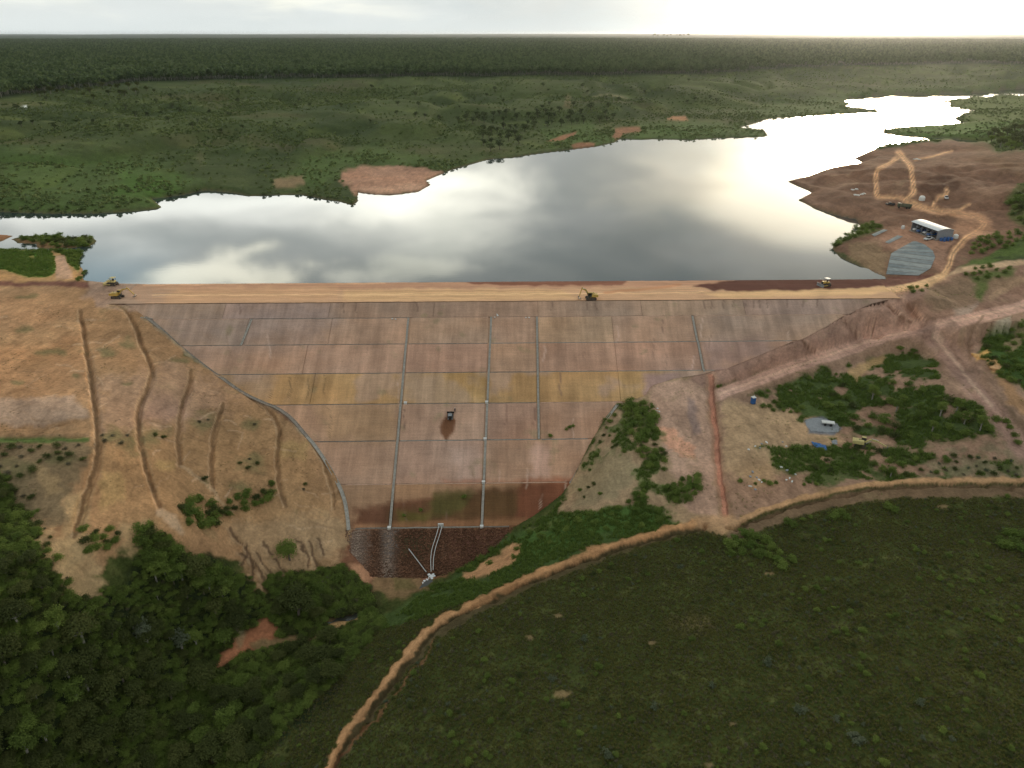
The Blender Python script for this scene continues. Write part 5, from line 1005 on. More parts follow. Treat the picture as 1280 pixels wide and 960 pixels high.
grow("plateau_tree", TREES[:3], [(822,46),(830,46),(838,45.5),(846,45.5),(854,45.5),(860,46),(818,46.5),(834,46.5),(850,46.5)], "tall dark tree in the small grove on the skyline", "tree", "grove on the skyline", 6.0, 7.5)
# ------------------------------------------------------------------ machines
M_YEL = plain("worn_yellow_paint", (.62, .40, .06), .5, .12, 0, 3, (.42, .28, .10)); M_PALEY = plain("faded_yellow_paint", (.66, .54, .22), .6, .1, 0, 3)
M_DARK = plain("dark_steel", (.045, .042, .038), .6, .2); M_TRACK = plain("muddy_track_steel", (.12, .085, .06), .8, .25, 0, 4); M_BUCKET = plain("scraped_steel", (.20, .17, .14), .5, .25, .4, 4)
M_GLASS = plain("dark_cab_glass", (.02, .025, .025), .1, .1); M_CANOPY = plain("white_canopy_paint", (.80, .79, .74), .5, .05); M_CHROME = plain("bright_steel", (.6, .6, .58), .3, .1, .9)
M_BLUE = plain("blue_plastic", (.035, .13, .36), .45, .1); M_TARP = plain("blue_tarpaulin", (.05, .17, .42), .55, .2, 0, 1.5); M_GREY = plain("grey_sheet_metal", (.30, .31, .32), .55, .12); M_ROOF = plain("white_roof_sheet", (.80, .81, .80), .4, .06, 0, 1.0)
M_WCAR = plain("white_car_paint", (.78, .78, .76), .3, .04); M_GREEN = plain("olive_machine_paint", (.10, .12, .07), .6, .15); M_TYRE = plain("tyre_rubber", (.025, .025, .025), .9, .1); M_SKIN = plain("skin", (.32, .19, .12), .7, .05); M_CLOTH = plain("navy_work_clothes", (.03, .035, .05), .9, .1)
def track_prof(l, h):
    r = h/2; a = [(l/2-r+r*math.sin(t), r+r*math.cos(t)) for t in np.linspace(0, math.pi, 7)]; return a+[(-x, z) for x, z in reversed(a)][:0]+[(-(l/2-r)-r*math.sin(t), r-r*math.cos(t)) for t in np.linspace(0, math.pi, 7)]
def add_track(o, y, l, h, w, mat=None):
    mb = MB().prism(track_prof(l, h), y-w/2, y+w/2); t = mb.build("track", mat or M_TRACK, o)
    pads = MB()
    for k in range(int(l/.32)): x = -l/2+h*.35+k*.32; pads.box((x, y, h+.02), (.2, w+.06, .06)).box((x, y, .02), (.2, w+.06, .06)) if x < l/2-h*.3 else None
    pads.build("track_pads", M_DARK, t)
    wh = MB()
    for x in (-l/2+h*.5, 0, l/2-h*.5): wh.tube([(x, y-w/2-.03, h*.5), (x, y+w/2+.03, h*.5)], h*.32, 10)
    wh.build("track_wheels", M_DARK, t); return t
def excavator(label, p, rz, paint, boom, tilt=0):   # boom: shoulder, elbow, wrist points (x, z) and bucket angle
    o = thing("excavator", label, "excavator", p, rz)
    if tilt: o.rotation_euler.x = tilt
    for y in (-1.15, 1.15): add_track(o, y, 4.2, .9, .6)
    MB().box((0, 0, .62), (2.4, 1.7, .5)).tube([(0, 0, .8), (0, 0, 1.12)], .75, 12).build("undercarriage", M_DARK, o)
    h = MB().box((-.75, 0, 1.65), (2.9, 2.6, 1.0), taper=(.97, .96)).box((-.6, -.62, 2.25), (2.2, 1.3, .25), taper=(.9, .9)); hb = h.build("engine_house", paint, o, bevel=.05)
    MB().box((-.4, .2, 2.24), (.7, .5, .12)).tube([(-.9, -.4, 2.2), (-.9, -.4, 2.75)], .07, 8).build("exhaust", M_DARK, hb)
    cw = MB(); cw.prism([(-2.2, 1.1), (-2.65, 1.25), (-2.75, 1.7), (-2.6, 2.1), (-2.2, 2.15)], -1.3, 1.3); cw.build("counterweight", paint, o, bevel=.04)
    c = MB().box((.55, .82, 2.05), (1.45, .95, 1.75), taper=(.82, .92), shift=(-.08, 0)).build("cab", M_DARK, o, bevel=.04); MB().box((.5, .82, 2.98), (1.3, .95, .1), taper=(.92, .92)).build("cab_roof", paint, c)
    g = MB().box((1.24, .82, 2.2), (.05, .8, 1.2)).box((.5, 1.31, 2.3), (1.0, .04, .9)); g.build("window", M_GLASS, c)
    s, e, w, ang = boom; mid = ((s[0]+e[0])/2-(e[1]-s[1])*.06, (s[1]+e[1])/2+.75)
    b = MB(); b.beam((s[0], 0, s[1]), (mid[0], 0, mid[1]), .42, .45, .68).beam((mid[0], 0, mid[1]), (e[0], 0, e[1]), .40, .68, .32); bo = b.build("boom", paint, o)
    MB().tube([(s[0]+.35, .3, s[1]-.25), (mid[0], .3, mid[1]-.1)], .08, 8).tube([(s[0]+.35, -.3, s[1]-.25), (mid[0], -.3, mid[1]-.1)], .08, 8).tube([(mid[0], 0, mid[1]+.38), (e[0]+.1, 0, e[1]+.45)], .08, 8).build("hydraulic_cylinder", M_CHROME, bo)
    d = Vector((w[0]-e[0], 0, w[1]-e[1])).normalized(); k = Vector((e[0], 0, e[1]))-d*.65
    st = MB().beam(k, (w[0], 0, w[1]), .34, .35, .24).build("stick", paint, o)
    R = Matrix.Rotation(ang, 3, 'Y'); prof = [(0, 0), (.35, .12), (.62, -.25), (.6, -.75), (.2, -1.05), (-.35, -1.0), (.1, -.8), (.38, -.55), (.38, -.3), (.15, -.12)]
    v = []; pr = [R @ Vector((x, 0, z)) for x, z in prof]; mb = MB(); mb.prism([(q.x+w[0], q.z+w[1]) for q in pr], -.55, .55)
    for y in (-.45, -.15, .15, .45): q = R @ Vector((-.38, y, -1.0)); mb.box((q.x+w[0], y, q.z+w[1]), (.3, .1, .08), R)
    mb.build("bucket", M_BUCKET, o); return o
def bulldozer(label, p, rz, paint, roof, scale=1.0, blade_mat=None, track_mat=None, pitch=None):
    o = thing("bulldozer", label, "bulldozer", p, rz, None, scale)
    if pitch is not None: o.rotation_euler = pitch
    for y in (-.95, .95): add_track(o, y, 3.2, .95, .55, track_mat)
    MB().box((-.1, 0, .85), (2.9, 1.3, .7)).build("hull", M_DARK, o)
    hd = MB().box((.85, 0, 1.5), (1.5, 1.15, .8), taper=(.94, .88), shift=(.02, 0)).build("engine_hood", paint, o, bevel=.05); MB().tube([(.7, .25, 1.85), (.7, .25, 2.55)], .07, 8).build("exhaust", M_DARK, hd); MB().box((1.63, 0, 1.45), (.06, .95, .6)).build("grille", M_DARK, hd)
    cb = MB().box((-.55, 0, 1.45), (1.2, 1.5, .55)); 
    cb.build("seat_deck", paint, o, bevel=.04)
    ps = MB()
    for x in (-1.05, 0): [ps.box((x, y, 2.2), (.1, .1, 1.2)) for y in (-.7, .7)]
    ps.build("canopy_posts", M_DARK, o); MB().box((-.55, 0, 2.0), (.5, .5, .8)).build("operator_seat", M_DARK, o); MB().box((-.52, 0, 2.85), (1.6, 1.8, .12), taper=(.94, .94)).build("canopy_roof", roof, o)
    ar = MB(); [ar.box((1.2, y, .55), (2.3, .16, .22)) for y in (-1.35, 1.35)]; ar.build("push_arms", paint, o)
    bl = MB().prism([(2.25, .12), (2.42, .05), (2.36, .5), (2.4, .95), (2.55, 1.25), (2.42, 1.25), (2.24, .9), (2.2, .45)], -1.75, 1.75).build("blade", blade_mat or paint, o)
    MB().prism([(-1.7, .5), (-2.3, .75), (-2.4, .1), (-2.25, .1), (-2.15, .55), (-1.7, .3)], -.15, .15).build("ripper", M_DARK, o); return o
def at(px, py, dz=0.0): q = drop(px, py)[0]; return Vector((q[0], q[1], q[2]+dz))
excavator("yellow excavator with long raised boom reaching right at the left end of the crest", at(147.5, 372.5, .02), math.radians(-4), M_YEL, ((.9, 1.7), (4.9, 4.0), (7.0, 1.6), .25))
excavator("yellow excavator digging at the downstream edge in the middle of the crest road", at(738.5, 374, .02), math.radians(183), M_YEL, ((.9, 1.7), (3.7, 4.4), (4.6, 1.3), .3))
bulldozer("dusty yellow bulldozer on the upstream edge of the left crest road", at(141, 356.5, .03), math.radians(176), M_PALEY, M_PALEY, 1.15)
bulldozer("yellow bulldozer with white canopy on dark red fill at the right of the crest", at(1031.5, 357.5, .03), math.radians(200), M_YEL, M_CANOPY, 1.12, M_GREY)
q = at(563, 522, .1); bulldozer("small dark dozer climbing the dam face above a fresh dark soil stain", q, 0, M_DARK, M_GREY, .72, M_DARK, M_GREY, (0, -math.atan(.5), math.pi/2))
excavator("pale yellow excavator with lowered arm stretched right across the littered yard", at(1076, 558, .05), math.radians(-22), M_PALEY, ((.9, 1.7), (4.4, 2.6), (7.2, 1.4), .5))

# person beside the machine on the dam face: one skinned body with fingers
def person(p, rz, label):
    o = thing("person", label, "person", p, rz); v, e, r = [], [], []
    def chain(pts, start=None):
        last = start
        for x, y, z, q in pts:
            v.append((x, y, z)); r.append(q); n = len(v)-1
            if last is not None: e.append((last, n))
            last = n
        return last
    chain([(0, 0, .95, .14), (0, 0, 1.1, .13), (0, .01, 1.3, .15), (0, 0, 1.43, .13), (0, 0, 1.5, .055), (0, .02, 1.58, .07), (0, .03, 1.66, .095), (0, .02, 1.74, .075)]); ch = 3
    for s in (-1, 1):
        hip = chain([(s*.1, 0, .9, .1), (s*.11, .02, .48, .065), (s*.12, 0, .1, .045), (s*.12, .13, .04, .035)], 0)
        wr = chain([(s*.2, 0, 1.42, .06), (s*.25, .0, 1.14, .045), (s*.26, .1, .92, .032), (s*.26, .13, .86, .035), (s*.26, .15, .82, .03)], ch)
        for k in range(4): chain([(s*(.235+.017*k), .165, .785, .009), (s*(.235+.017*k), .165-.01*k*.3, .75-.006*(k == 1), .008)], wr)
        chain([(s*.225, .17, .83, .01), (s*.22, .19, .80, .009)], wr-1)
    me = bpy.data.meshes.new("body"); me.from_pydata(v, e, []); b = bpy.data.objects.new("body", me); COL.objects.link(b); b.parent = o; me.materials.append(M_CLOTH)
    sk = b.modifiers.new('skin', 'SKIN'); 
    for k, q in enumerate(r): me.skin_vertices[0].data[k].radius = (q, q)
    me.skin_vertices[0].data[0].use_root = True; b.modifiers.new('soft', 'SUBSURF').levels = 1
    f = MB().box((0, .1, 1.66), (.1, .05, .14)).box((0, .135, 1.655), (.025, .03, .04)).build("face", M_SKIN, o); 
    hm = MB().tube([(0, .02, 1.70), (0, .02, 1.76), (0, .02, 1.82), (0, .02, 1.85)], [.135, .13, .09, .02], 12).box((0, .16, 1.71), (.16, .1, .02)); hm.build("helmet", M_CANOPY, o); return o
person(at(568.8, 515.5, -.02), .4, "person in dark work clothes and white helmet beside the small dozer")

# ------------------------------------------------------------------ yard: toilet, trailer, sheets, litter
def toilet(p, rz):
    o = thing("portable_toilet", "blue portable toilet cabin with white roof at the edge of the yard", "toilet", p, rz, None, 1.15)
    MB().box((0, 0, 1.08), (1.15, 1.15, 2.0), taper=(.97, .97)).build("cabin", M_BLUE, o, bevel=.04); MB().box((0, 0, 2.16), (1.2, 1.2, .16)).box((0, 0, 2.28), (1.0, 1.0, .12), taper=(.7, .7)).build("roof", M_CANOPY, o); MB().box((0, 0, .05), (1.2, 1.2, .1)).build("base", M_DARK, o)
    d = MB().box((0, -.59, 1.05), (.75, .04, 1.75)).build("door", M_BLUE, o); MB().box((.28, -.63, 1.05), (.05, .05, .15)).build("handle", M_GREY, d); MB().tube([(.4, .45, 2.1), (.4, .45, 2.7)], .05, 6).build("vent_pipe", M_CANOPY, o); return o
toilet(at(941, 504.5), .3)
def draped(name, label, cat, pix, mat, n=14, lift=.06, crumple=.12, parent=None):
    p = np.array(pix, float); x0, y0, x1, y1 = *p.min(0), *p.max(0); c = drop(p[:, 0], p[:, 1]); lo, hi = c.min(0), c.max(0)
    gx_, gy_ = np.meshgrid(np.linspace(lo[0], hi[0], n), np.linspace(lo[1], hi[1], n)); ins_ = inside(gx_, gy_, c[:, :2]+.0); z = surf(gx_.ravel(), gy_.ravel()).reshape(gx_.shape)+lift+crumple*(fbm(gx_/.9, gy_/.9, 3, 91)+.5)
    v = np.c_[gx_.ravel(), gy_.ravel(), z.ravel()]; org = v.mean(0); f = [(j*n+i, j*n+i+1, (j+1)*n+i+1, (j+1)*n+i) for j in range(n-1) for i in range(n-1) if ins_[j:j+2, i:i+2].sum() >= 3]
    o = mesh_obj(name, v-org, f, mat, parent); o.location = org; s = o.modifiers.new('thick', 'SOLIDIFY'); s.thickness = .03; return tag(o, label, cat)
draped("tarpaulin", "crumpled bright blue tarpaulin lying in bushes left of the pale excavator", "tarpaulin", [(1012,552),(1020,555),(1032,557),(1034,564),(1028,563),(1016,558)], M_TARP, 22, .15, .5)
draped("tarpaulin", "small grey blue sheet on soil between the blue tarpaulin and the excavator", "tarpaulin", [(1039,551),(1046,550),(1047,556),(1040,557)], M_GREY, 10, .1, .3)
draped("ground_sheet", "flat dark grey sheet spread on the yard under the pale trailer", "ground sheet", [(1006,525),(1018,522),(1034,524),(1050,533),(1048,541),(1032,541),(1014,539),(1007,533)], M_GREY, 30, .05, .12)
def trailer(p, rz):
    o = thing("flat_trailer", "pale cream flat trailer parked on the dark grey sheet", "trailer", p, rz)
    MB().box((0, 0, 1.15), (4.0, 1.7, .35)).build("deck", M_CANOPY, o, bevel=.03); MB().box((0, 0, .8), (3.4, .9, .25)).box((2.4, 0, .8), (1.4, .15, .15)).build("frame", M_GREY, o)
    for x in (-.9, .9):
        for y in (-.75, .75): MB().tube([(x, y-.13, .42), (x, y+.13, .42)], .42, 14).build("wheel", M_TYRE, o)
    return o
trailer(at(1034.5, 531.5), math.radians(-14))
rs = random.Random(5)
def lump(name, label, cat, group, p, s, mat, seed, flat=.6):
    bm = bmesh.new(); bmesh.ops.create_icosphere(bm, subdivisions=1, radius=1); rr = random.Random(seed)
    for q in bm.verts: k = rr.uniform(.72, 1.2); q.co = Vector((q.co.x*k*s[0], q.co.y*k*s[1], q.co.z*k*s[2]*flat))
    me = bpy.data.meshes.new(name); bm.to_mesh(me); bm.free(); me.materials.append(mat); o = bpy.data.objects.new(name, me); COL.objects.link(o); o.location = p; o.rotation_euler.z = rr.uniform(0, 6); return tag(o, label, cat, group)
for k, (x, y) in enumerate([(938,596),(941,590),(946,597),(949,600),(952,603),(938,608),(944,612),(983,600),(987,598),(990,602),(976,584),(984,588),(952,555),(958,553),(944,558),(978,553),(983,558),(936,562),(950,560),(994,593)]):
    lump("rubbish_heap", "small white rubbish heap littering the yard corner beside the contour ditch", "rubbish", "white rubbish heaps in the yard", at(x, y, .1), (rs.uniform(.35, .8), rs.uniform(.25, .5), .4), M_CANOPY if rs.random() < .6 else M_GREY, k)
for grp, lab, pts in [("white sandbags on the upper dam face", "white sandbag lying on the upper dam face near a drain chute", [(490.5,399),(494.5,399.5),(618.5,397),(622,395),(621.5,393.5),(657.5,397.5),(661.5,397.5)]),
                      ("grey sandbags at the left groin", "grey sandbag in the row at the top of the left groin", [(177,397.5),(180.5,397.5),(184,398),(187,398),(190,398.5)]), ("white bags on the mound", "white bag lying at the right edge of the mound's bushes", [(822,511),(824,515),(821,514)])]:
    for k, (x, y) in enumerate(pts): lump("sandbag", lab, "sandbag", grp, at(x, y, .15), (.5, .35, .4), M_CANOPY if 'white' in lab else M_CONC, 40+k)
M_OCH = plain("ochre_spoil", tuple(alb(170, 132, 84)), .95, .15, 0, .8); M_TAN = plain("tan_spoil", tuple(alb(158, 122, 86)), .95, .15, 0, .8)
lump("spoil_heap", "long ochre soil heap at the edge of bushes by the right track", "spoil heap", None, at(1227, 447, -.2), (4.5, 1.8, 2.2), M_OCH, 3); lump("spoil_heap", "round tan soil heap right below the long ochre heap", "spoil heap", None, at(1243, 460, -.2), (2.6, 2.2, 2.6), M_TAN, 4)

# ------------------------------------------------------------------ toe of the dam: rock fill, pipes, outflow, stream
def riprap():
    rr = np.random.default_rng(4); v, f = [], []; ico = bmesh.new(); bmesh.ops.create_icosphere(ico, subdivisions=1, radius=1); bv = np.array([q.co[:] for q in ico.verts]); bf = [[q.index for q in g.verts] for g in ico.faces]; ico.free(); C = []
    for _ in range(7500):
        s = rr.uniform(86.8, 101.5); a, b = float(XL(s)), float(XR(s)); x = rr.uniform(a-1.2, b+.8)
        if (x < a+1.5 or x > b-1.5 or s > 99.5) and rr.random() < .5: continue
        sz = rr.uniform(.10, .30); k = len(v)
        q = bv*rr.uniform(.65, 1.2, (len(bv), 1))*sz*np.array([1.2, 1, .75]); t = rr.uniform(0, 6.28); q = np.c_[q[:, 0]*math.cos(t)-q[:, 1]*math.sin(t), q[:, 0]*math.sin(t)+q[:, 1]*math.cos(t), q[:, 2]]
        v += [tuple(w) for w in q+np.array([x, Y0(x)-s-Y0(0), float(dam_z(s))+sz*.15])]; f += [[i+k for i in g] for g in bf]; px, py = project(x, Y0(x)-s, float(dam_z(s)))
        pale = np.exp(-((px-446)/11)**2)+np.exp(-((px-485)/9)**2)*.9; c = np.array(alb(82, 58, 44))*rr.uniform(.55, 1.4)*(1-min(pale, 1)*.7)+np.array(alb(124, 110, 98))*rr.uniform(.7, 1.3)*min(pale, 1)*.7; C += [c]*len(bv)
    o = mesh_obj("rock_toe", v, f, M_DAM, dam, False, {'base': np.array(C)}); o["kind"] = "stuff"
riprap()
def pipe(name, label, pix, r, mat, lift=.5):
    q = smooth_line(pix, 3) if len(pix) > 2 else np.array(pix, float); w = drop(q[:, 0], q[:, 1]); c = w.mean(0)
    mb = MB().tube([Vector(p-c)+Vector((0, 0, r+lift)) for p in w], r, 10); o = mb.build(name, mat); o.location = c; return tag(o, label, "pipe")
pipe("steel_pipe", "straight grey steel pipe lying slanted on the rock toe", [(511,688),(533,717)], .16, M_CHROME, .4)
pipe("discharge_pipe", "left pipe of the twin white discharge pipes running down the rock toe", [(549,658),(545,672),(540,688),(538.5,702),(539,716)], .1, M_WHITE, .35); pipe("discharge_pipe", "right pipe of the twin white discharge pipes running down the rock toe", [(553,658),(549,672),(544.5,686),(542,700),(541.5,714)], .1, M_WHITE, .35)
hb = thing("pipe_headwall", "small white concrete headwall where the twin discharge pipes start", "headwall", at(551, 657.5)); MB().box((0, 0, .4), (1.7, .4, 1.0)).build("wall", M_WHITE, hb); MB().box((-.5, -.3, .3), (.2, .6, .8)).box((.5, -.3, .3), (.2, .6, .8)).build("wing", M_CONC, hb)
M_FOAM = plain("white_foam", (.85, .86, .85), .6, .04)
def splash():
    c = at(540, 722, .1); rr = random.Random(8); bm = bmesh.new()
    for k in range(60):
        t = rr.random(); d = Vector((-2.6*t*t+rr.gauss(0, .45), -3.2*t+rr.gauss(0, .4)+.6, max(0, .7*(1-t)*rr.random()))); s = rr.uniform(.12, .42)*(1.1-.6*t)
        m = Matrix.Translation(d) @ Matrix.Diagonal((s*1.3, s*1.3, s*.6, 1)); bmesh.ops.create_icosphere(bm, subdivisions=1, radius=1, matrix=m)
    me = bpy.data.meshes.new("splash_water"); bm.to_mesh(me); bm.free(); me.materials.append(M_FOAM); o = bpy.data.objects.new("splash_water", me); COL.objects.link(o); o.location = c; tag(o, "white water splashing out of the discharge pipes", None, None, 'stuff')
splash()
M_STREAM = water_material("stream_water_surface", (.045, .045, .035), .12)
def stream():
    pix = smooth_line([(541,726),(520,740),(490,754),(460,765),(436,772),(408,777),(385,784),(350,792),(325,803),(300,815),(280,832),(262,850),(240,880)], 4); w = drop(pix[:, 0], pix[:, 1], H); v, f = [], []
    w[:, 2] = np.minimum.accumulate(w[:, 2]); 
    for i, p in enumerate(w):
        t = w[min(i+1, len(w)-1)]-w[max(i-1, 0)]; u = np.array([t[1], -t[0]])/np.hypot(t[0], t[1]); b = 1.0+.4*math.sin(i*1.3)
        v += [(p[0]-u[0]*b, p[1]-u[1]*b, p[2]+.06), (p[0]+u[0]*b, p[1]+u[1]*b, p[2]+.06)]
    f = [(2*i, 2*i+1, 2*i+3, 2*i+2) for i in range(len(w)-1)]; tag(mesh_obj("stream_water", v, f, M_STREAM), kind='structure')
stream()

# ------------------------------------------------------------------ shed, vehicles and lining sheets on the peninsula
def pickup(label, p, rz, paint, cat="pickup truck"):
    o = thing("pickup_truck", label, cat, p, rz)
    MB().box((0, 0, .72), (5.1, 1.8, .55), taper=(.98, .94)).box((1.75, 0, 1.06), (1.4, 1.7, .16), taper=(.9, .9)).build("body", paint, o, bevel=.05); c = MB().box((.35, 0, 1.4), (1.9, 1.65, .75), taper=(.72, .85), shift=(-.08, 0)).build("cabin", M_GLASS, o); MB().box((.27, 0, 1.79), (1.35, 1.42, .06)).build("cabin_roof", paint, c)
    b = MB(); [b.box((-1.6, y, 1.12), (1.8, .08, .3)) for y in (-.82, .82)]; b.box((-2.5, 0, 1.12), (.08, 1.7, .3)); b.build("cargo_bed", paint, o)
    for x in (-1.6, 1.6):
        for y in (-.82, .82): w = MB().tube([(x, y-.12, .38), (x, y+.12, .38)], .38, 12).build("wheel", M_TYRE, o); MB().tube([(x, y-.14, .38), (x, y+.14, .38)], .2, 8).build("rim", M_GREY, w)
    for y in (-.65, .65): MB().box((2.56, y, .85), (.04, .3, .16)).build("headlight", M_CANOPY, o)
    return o
def dump_truck(label, p, rz, paint):
    o = thing("dump_truck", label, "dump truck", p, rz); MB().box((0, 0, .9), (7.4, 1.0, .3)).build("chassis", M_DARK, o); c = MB().box((2.9, 0, 1.9), (1.8, 2.3, 1.9), taper=(.88, .95)).build("cab", paint, o, bevel=.06); MB().box((3.72, 0, 2.2), (.06, 1.9, .8)).build("window", M_GLASS, c)
    MB().prism([(-3.6, 1.2), (1.7, 1.2), (1.9, 2.7), (1.75, 2.7), (1.55, 1.4), (-3.45, 1.4), (-3.9, 2.5), (-4.05, 2.5)], -1.2, 1.2).box((-1, -1.2, 1.9), (5.2, .1, 1.3)).box((-1, 1.2, 1.9), (5.2, .1, 1.3)).build("dump_body", paint, o)
    for x in (2.6, -1.4, -2.7):
        for y in (-1.0, 1.0): MB().tube([(x, y-.2, .55), (x, y+.2, .55)], .55, 12).build("wheel", M_TYRE, o)
    return o
def shed():
    A, B_, C_ = at(1138, 288.5), at(1170, 300.5), at(1193, 299.5); ax = Vector((A.x-B_.x, A.y-B_.y, 0)); L_ = max(ax.length, 18.0); rz = math.atan2(ax.y, ax.x); Wd = 8.5; z0 = min(A.z, B_.z, C_.z); hh = 4.2
    o = thing("open_shed", "long open fronted shed with white sheet roof beside the sandy road", "shed", (B_.x, B_.y, z0), rz)      # local x runs from the near gable along the front, y towards the lake
    sgn = -1.0
    def P3(x, y, z): return (x, sgn*y, z)
    MB().box(P3(L_/2, Wd/2, .05), (L_+1, Wd+1, .9)).build("floor_slab", M_CONC_D, o)
    MB().box(P3(L_/2, Wd-.06, .45+hh/2), (L_, .12, hh)).build("back_wall", M_GREY, o); MB().box(P3(.06, Wd/2, .45+hh/2), (.12, Wd-.3, hh)).build("end_wall", M_GREY, o); MB().box(P3(L_-.06, Wd/2, .45+hh/2), (.12, Wd-.3, hh)).build("end_wall", M_GREY, o)
    for k in range(6): MB().box(P3(.2+k*(L_-.4)/5, .12, .45+hh/2), (.22, .22, hh)).build("column", M_GREY, o)
    n = 10
    for k in range(n):                          # roof in sheets, low curved gable
        x0, x1 = -.5+k*(L_+1)/n, -.5+(k+1)*(L_+1)/n-.03; v = []
        for x in (x0, x1):
            for t in np.linspace(-.5, Wd+.5, 9): u = (t-Wd/2)/(Wd/2+.5); v.append(P3(x, t, .5+hh+1.0*(1-u*u)))
        m = mesh_obj("roof_sheet", v, [(i, i+1, 9+i+1, 9+i) for i in range(8)], M_ROOF, o); s = m.modifiers.new('thick', 'SOLIDIFY'); s.thickness = .06
    for x in (0.0, L_): 
        v = [P3(x, 0, .45+hh)]+[P3(x, t, .5+hh+.97*(1-((t-Wd/2)/(Wd/2+.5))**2)) for t in np.linspace(0, Wd, 9)]+[P3(x, Wd, .45+hh)]; mesh_obj("gable", v, [tuple(range(len(v)))], M_GREY, o).modifiers.new('thick', 'SOLIDIFY').thickness = .1
    M = Matrix.Translation(o.location) @ Matrix.Rotation(rz, 4, 'Z')
    def wp(x, y): q = M @ Vector(P3(x, y, 0)); return Vector((q.x, q.y, float(surf(q.x, q.y))+.02))
    pickup("white pickup truck parked outside the shed's open front near the gable", wp(2.2, -2.6), rz+math.pi*.5+.3, M_WCAR); pickup("white pickup truck parked under the shed roof at its middle", wp(L_*.5, 2.5)+Vector((0, 0, .45)), rz+math.pi/2, M_WCAR); pickup("white pickup truck parked under the shed roof at its far end", wp(L_*.86, 2.0)+Vector((0, 0, .45)), rz+math.pi/2, M_WCAR)
    pickup("blue pickup truck parked under the shed roof between two white ones", wp(L_*.69, 1.6)+Vector((0, 0, .45)), rz+math.pi/2, M_BLUE); pickup("blue pickup truck parked under the shed roof near the gable", wp(L_*.3, 1.8)+Vector((0, 0, .45)), rz+math.pi/2, M_BLUE)
    for k in range(6):
        d = MB().tube([(0, 0, 0), (0, 0, .3), (0, 0, .32), (0, 0, .6), (0, 0, .62), (0, 0, .95)], [.4, .4, .42, .4, .42, .4], 12).build("plastic_drum", M_BLUE); d.location = wp(-1.4-(k % 2)*1.1, 1.6+k*.95); d.scale = (1.6, 1.6, 1.6); tag(d, "blue plastic drum in the row outside the shed's near gable", "drum", "blue drums by the shed gable")
    t = MB().tube([(0, 0, 0), (0, 0, 1.4), (0, 0, 1.9), (0, 0, 2.05)], [1.2, 1.2, .8, .25], 16).build("water_tank", M_CANOPY); t.location = wp(-.3, Wd+1.6); tag(t, "pale water tank behind the shed's near gable", "tank")
    t = MB().tube([(0, 0, 0), (0, 0, 1.2), (0, 0, 1.7), (0, 0, 1.8)], [.9, .9, .6, .2], 16).build("water_tank", M_WHITE); t.location = at(1128.5, 286); tag(t, "small white tank standing left of the shed's far end", "tank")
shed()
t = MB().tube([(0, 0, 0), (0, 0, 1.8), (0, 0, 2.6), (0, 0, 2.8)], [1.7, 1.7, 1.1, .3], 16).build("water_tank", M_CANOPY); t.location = at(1152, 250.5); tag(t, "round white tank alone beside the looping sandy track", "tank")
dump_truck("olive green dump truck on the sandy track beyond the shed", at(1130, 260.5), 2.6, M_GREEN); pickup("dark pickup truck at the bend of the sandy track near the slope edge", at(1112.5, 256.5), 2.8, M_DARK)
pickup("white pickup truck at the end of the short curled track", at(1182.5, 248.5), 1.2, M_WCAR)
for k, (x, y) in enumerate([(1143,199.5),(1146,199),(1149,199.8),(1066,237.5),(1071,237),(1069,244),(1073,244.5),(1077,243.5),(1080,242.5)]): lump("plastic_heap", "white plastic heap on the bare borrow ground by the lake", "heap", "white heaps on the borrow ground", at(x, y, .2), (1.6, 1.0, .9), M_CANOPY, 70+k)
M_LINER = plain("grey_lining_sheet", (.24, .265, .26), .85, .14, 0, .5); M_LINER2 = plain("pale_lining_sheet", (.31, .335, .32), .85, .12, 0, .5)
def liner(label, Lp, Rp, n):
    o = thing("slope_lining", label, "slope lining", at(*Lp[-1])); Lq = np.array(Lp, float); Rq = np.array(Rp, float)
    def along(q, t): d = np.r_[0, np.cumsum(np.hypot(*np.diff(q, axis=0).T))]; return np.array([np.interp(t*d[-1], d, q[:, 0]), np.interp(t*d[-1], d, q[:, 1])])
    for k in range(n):
        v = []
        for t in (k/n, (k+.5)/n, (k+.94)/n):
            a, b = along(Lq, t), along(Rq, t); pix = a+(b-a)*np.linspace(0, 1, 12)[:, None]; w = drop(pix[:, 0], pix[:, 1], H)
            v += [tuple(q+np.array([0, 0, .16+(.06 if abs(t*n-k-.5) < .01 else 0)])-np.array(o.location)) for q in w]
        f = [(r*12+i, r*12+i+1, (r+1)*12+i+1, (r+1)*12+i) for r in range(2) for i in range(11)]; mesh_obj("lining_strip", v, f, M_LINER if k % 2 else M_LINER2, o, True)
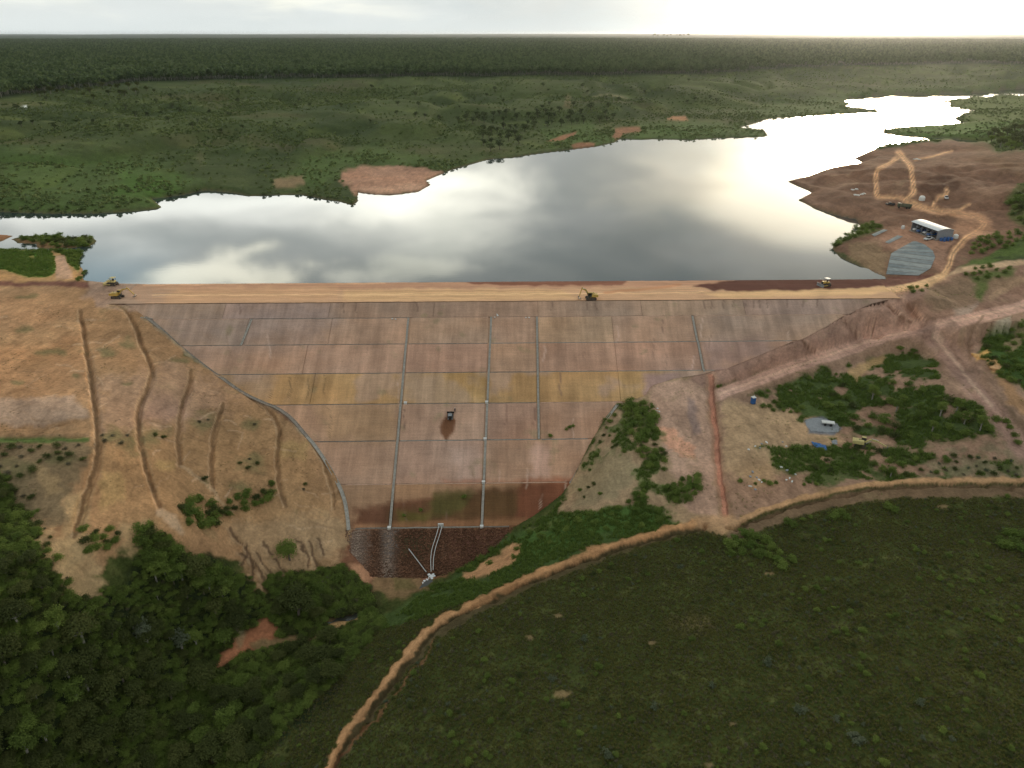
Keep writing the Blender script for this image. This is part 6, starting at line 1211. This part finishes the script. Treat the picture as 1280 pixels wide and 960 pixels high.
liner("large grey lined slope of overlapping sheet strips at the lake edge by the crest", [(1141,302),(1128,309),(1114,317),(1111,328),(1107.5,343.5)], [(1145,302),(1156,306),(1166,314),(1169,322),(1163,336),(1148,345)], 12)
liner("narrow pale lining sheet strip lying above the lined slope, nearest it", [(1106,303),(1111,305)], [(1122,294.5),(1129,296)], 2); liner("narrow pale lining sheet strip farthest up the bank below the shed", [(1089,293.5),(1093,296)], [(1104,287),(1110,288)], 2)

# ------------------------------------------------------------------ air
def haze():
    o = mesh_obj("haze", [(x, y, z) for z in (-64.0, 125.0) for x, y in ((-61000, -61000), (61000, -61000), (61000, 61000), (-61000, 61000))], [(3, 2, 1, 0), (4, 5, 6, 7), (0, 1, 5, 4), (1, 2, 6, 5), (2, 3, 7, 6), (3, 0, 4, 7)], None)
    m = bpy.data.materials.new("pale_air"); m.use_nodes = True; nt = m.node_tree; nt.nodes.remove(nt.nodes['Principled BSDF']); v = nt.nodes.new('ShaderNodeVolumePrincipled'); v.inputs['Color'].default_value = (.90, .94, 1, 1); v.inputs['Density'].default_value = 1.15e-5; v.inputs['Anisotropy'].default_value = .8
    nt.links.new(v.outputs[0], nt.nodes['Material Output'].inputs['Volume']); o.data.materials.append(m); tag(o, "thin pale haze in the air over the valley", None, None, 'stuff')
haze()

# a few more words for repeats that share a description: their order in the row or clump
ORD = "first second third fourth fifth sixth seventh eighth ninth tenth eleventh twelfth thirteenth fourteenth fifteenth sixteenth seventeenth eighteenth nineteenth twentieth".split()
bpy.context.view_layer.update(); groups = {}
for o in SC.objects:
    if o.parent is None and 'group' in o: groups.setdefault((o['group'], o['label']), []).append(o)
for (g, lab), os_ in groups.items():
    if not 2 <= len(os_) <= 20: continue
    os_.sort(key=lambda q: float(project(q.location.x, q.location.y, q.location.z)[0])); look = ' '.join(lab.split()[:3])
    for k, o in enumerate(os_):
        w = "leftmost" if k == 0 else "rightmost" if k == len(os_)-1 else ORD[k]+" from the left"
        kind = o['category']; head = lab.split(' '+kind)[0] if (' '+kind) in lab else look
        t = "%s, %s of the %s" % (' '.join(head.split()[:3])+' '+kind, w, g); o['label'] = t if len(t.split()) <= 16 else "%s, %s of the %s" % (kind, w, g)
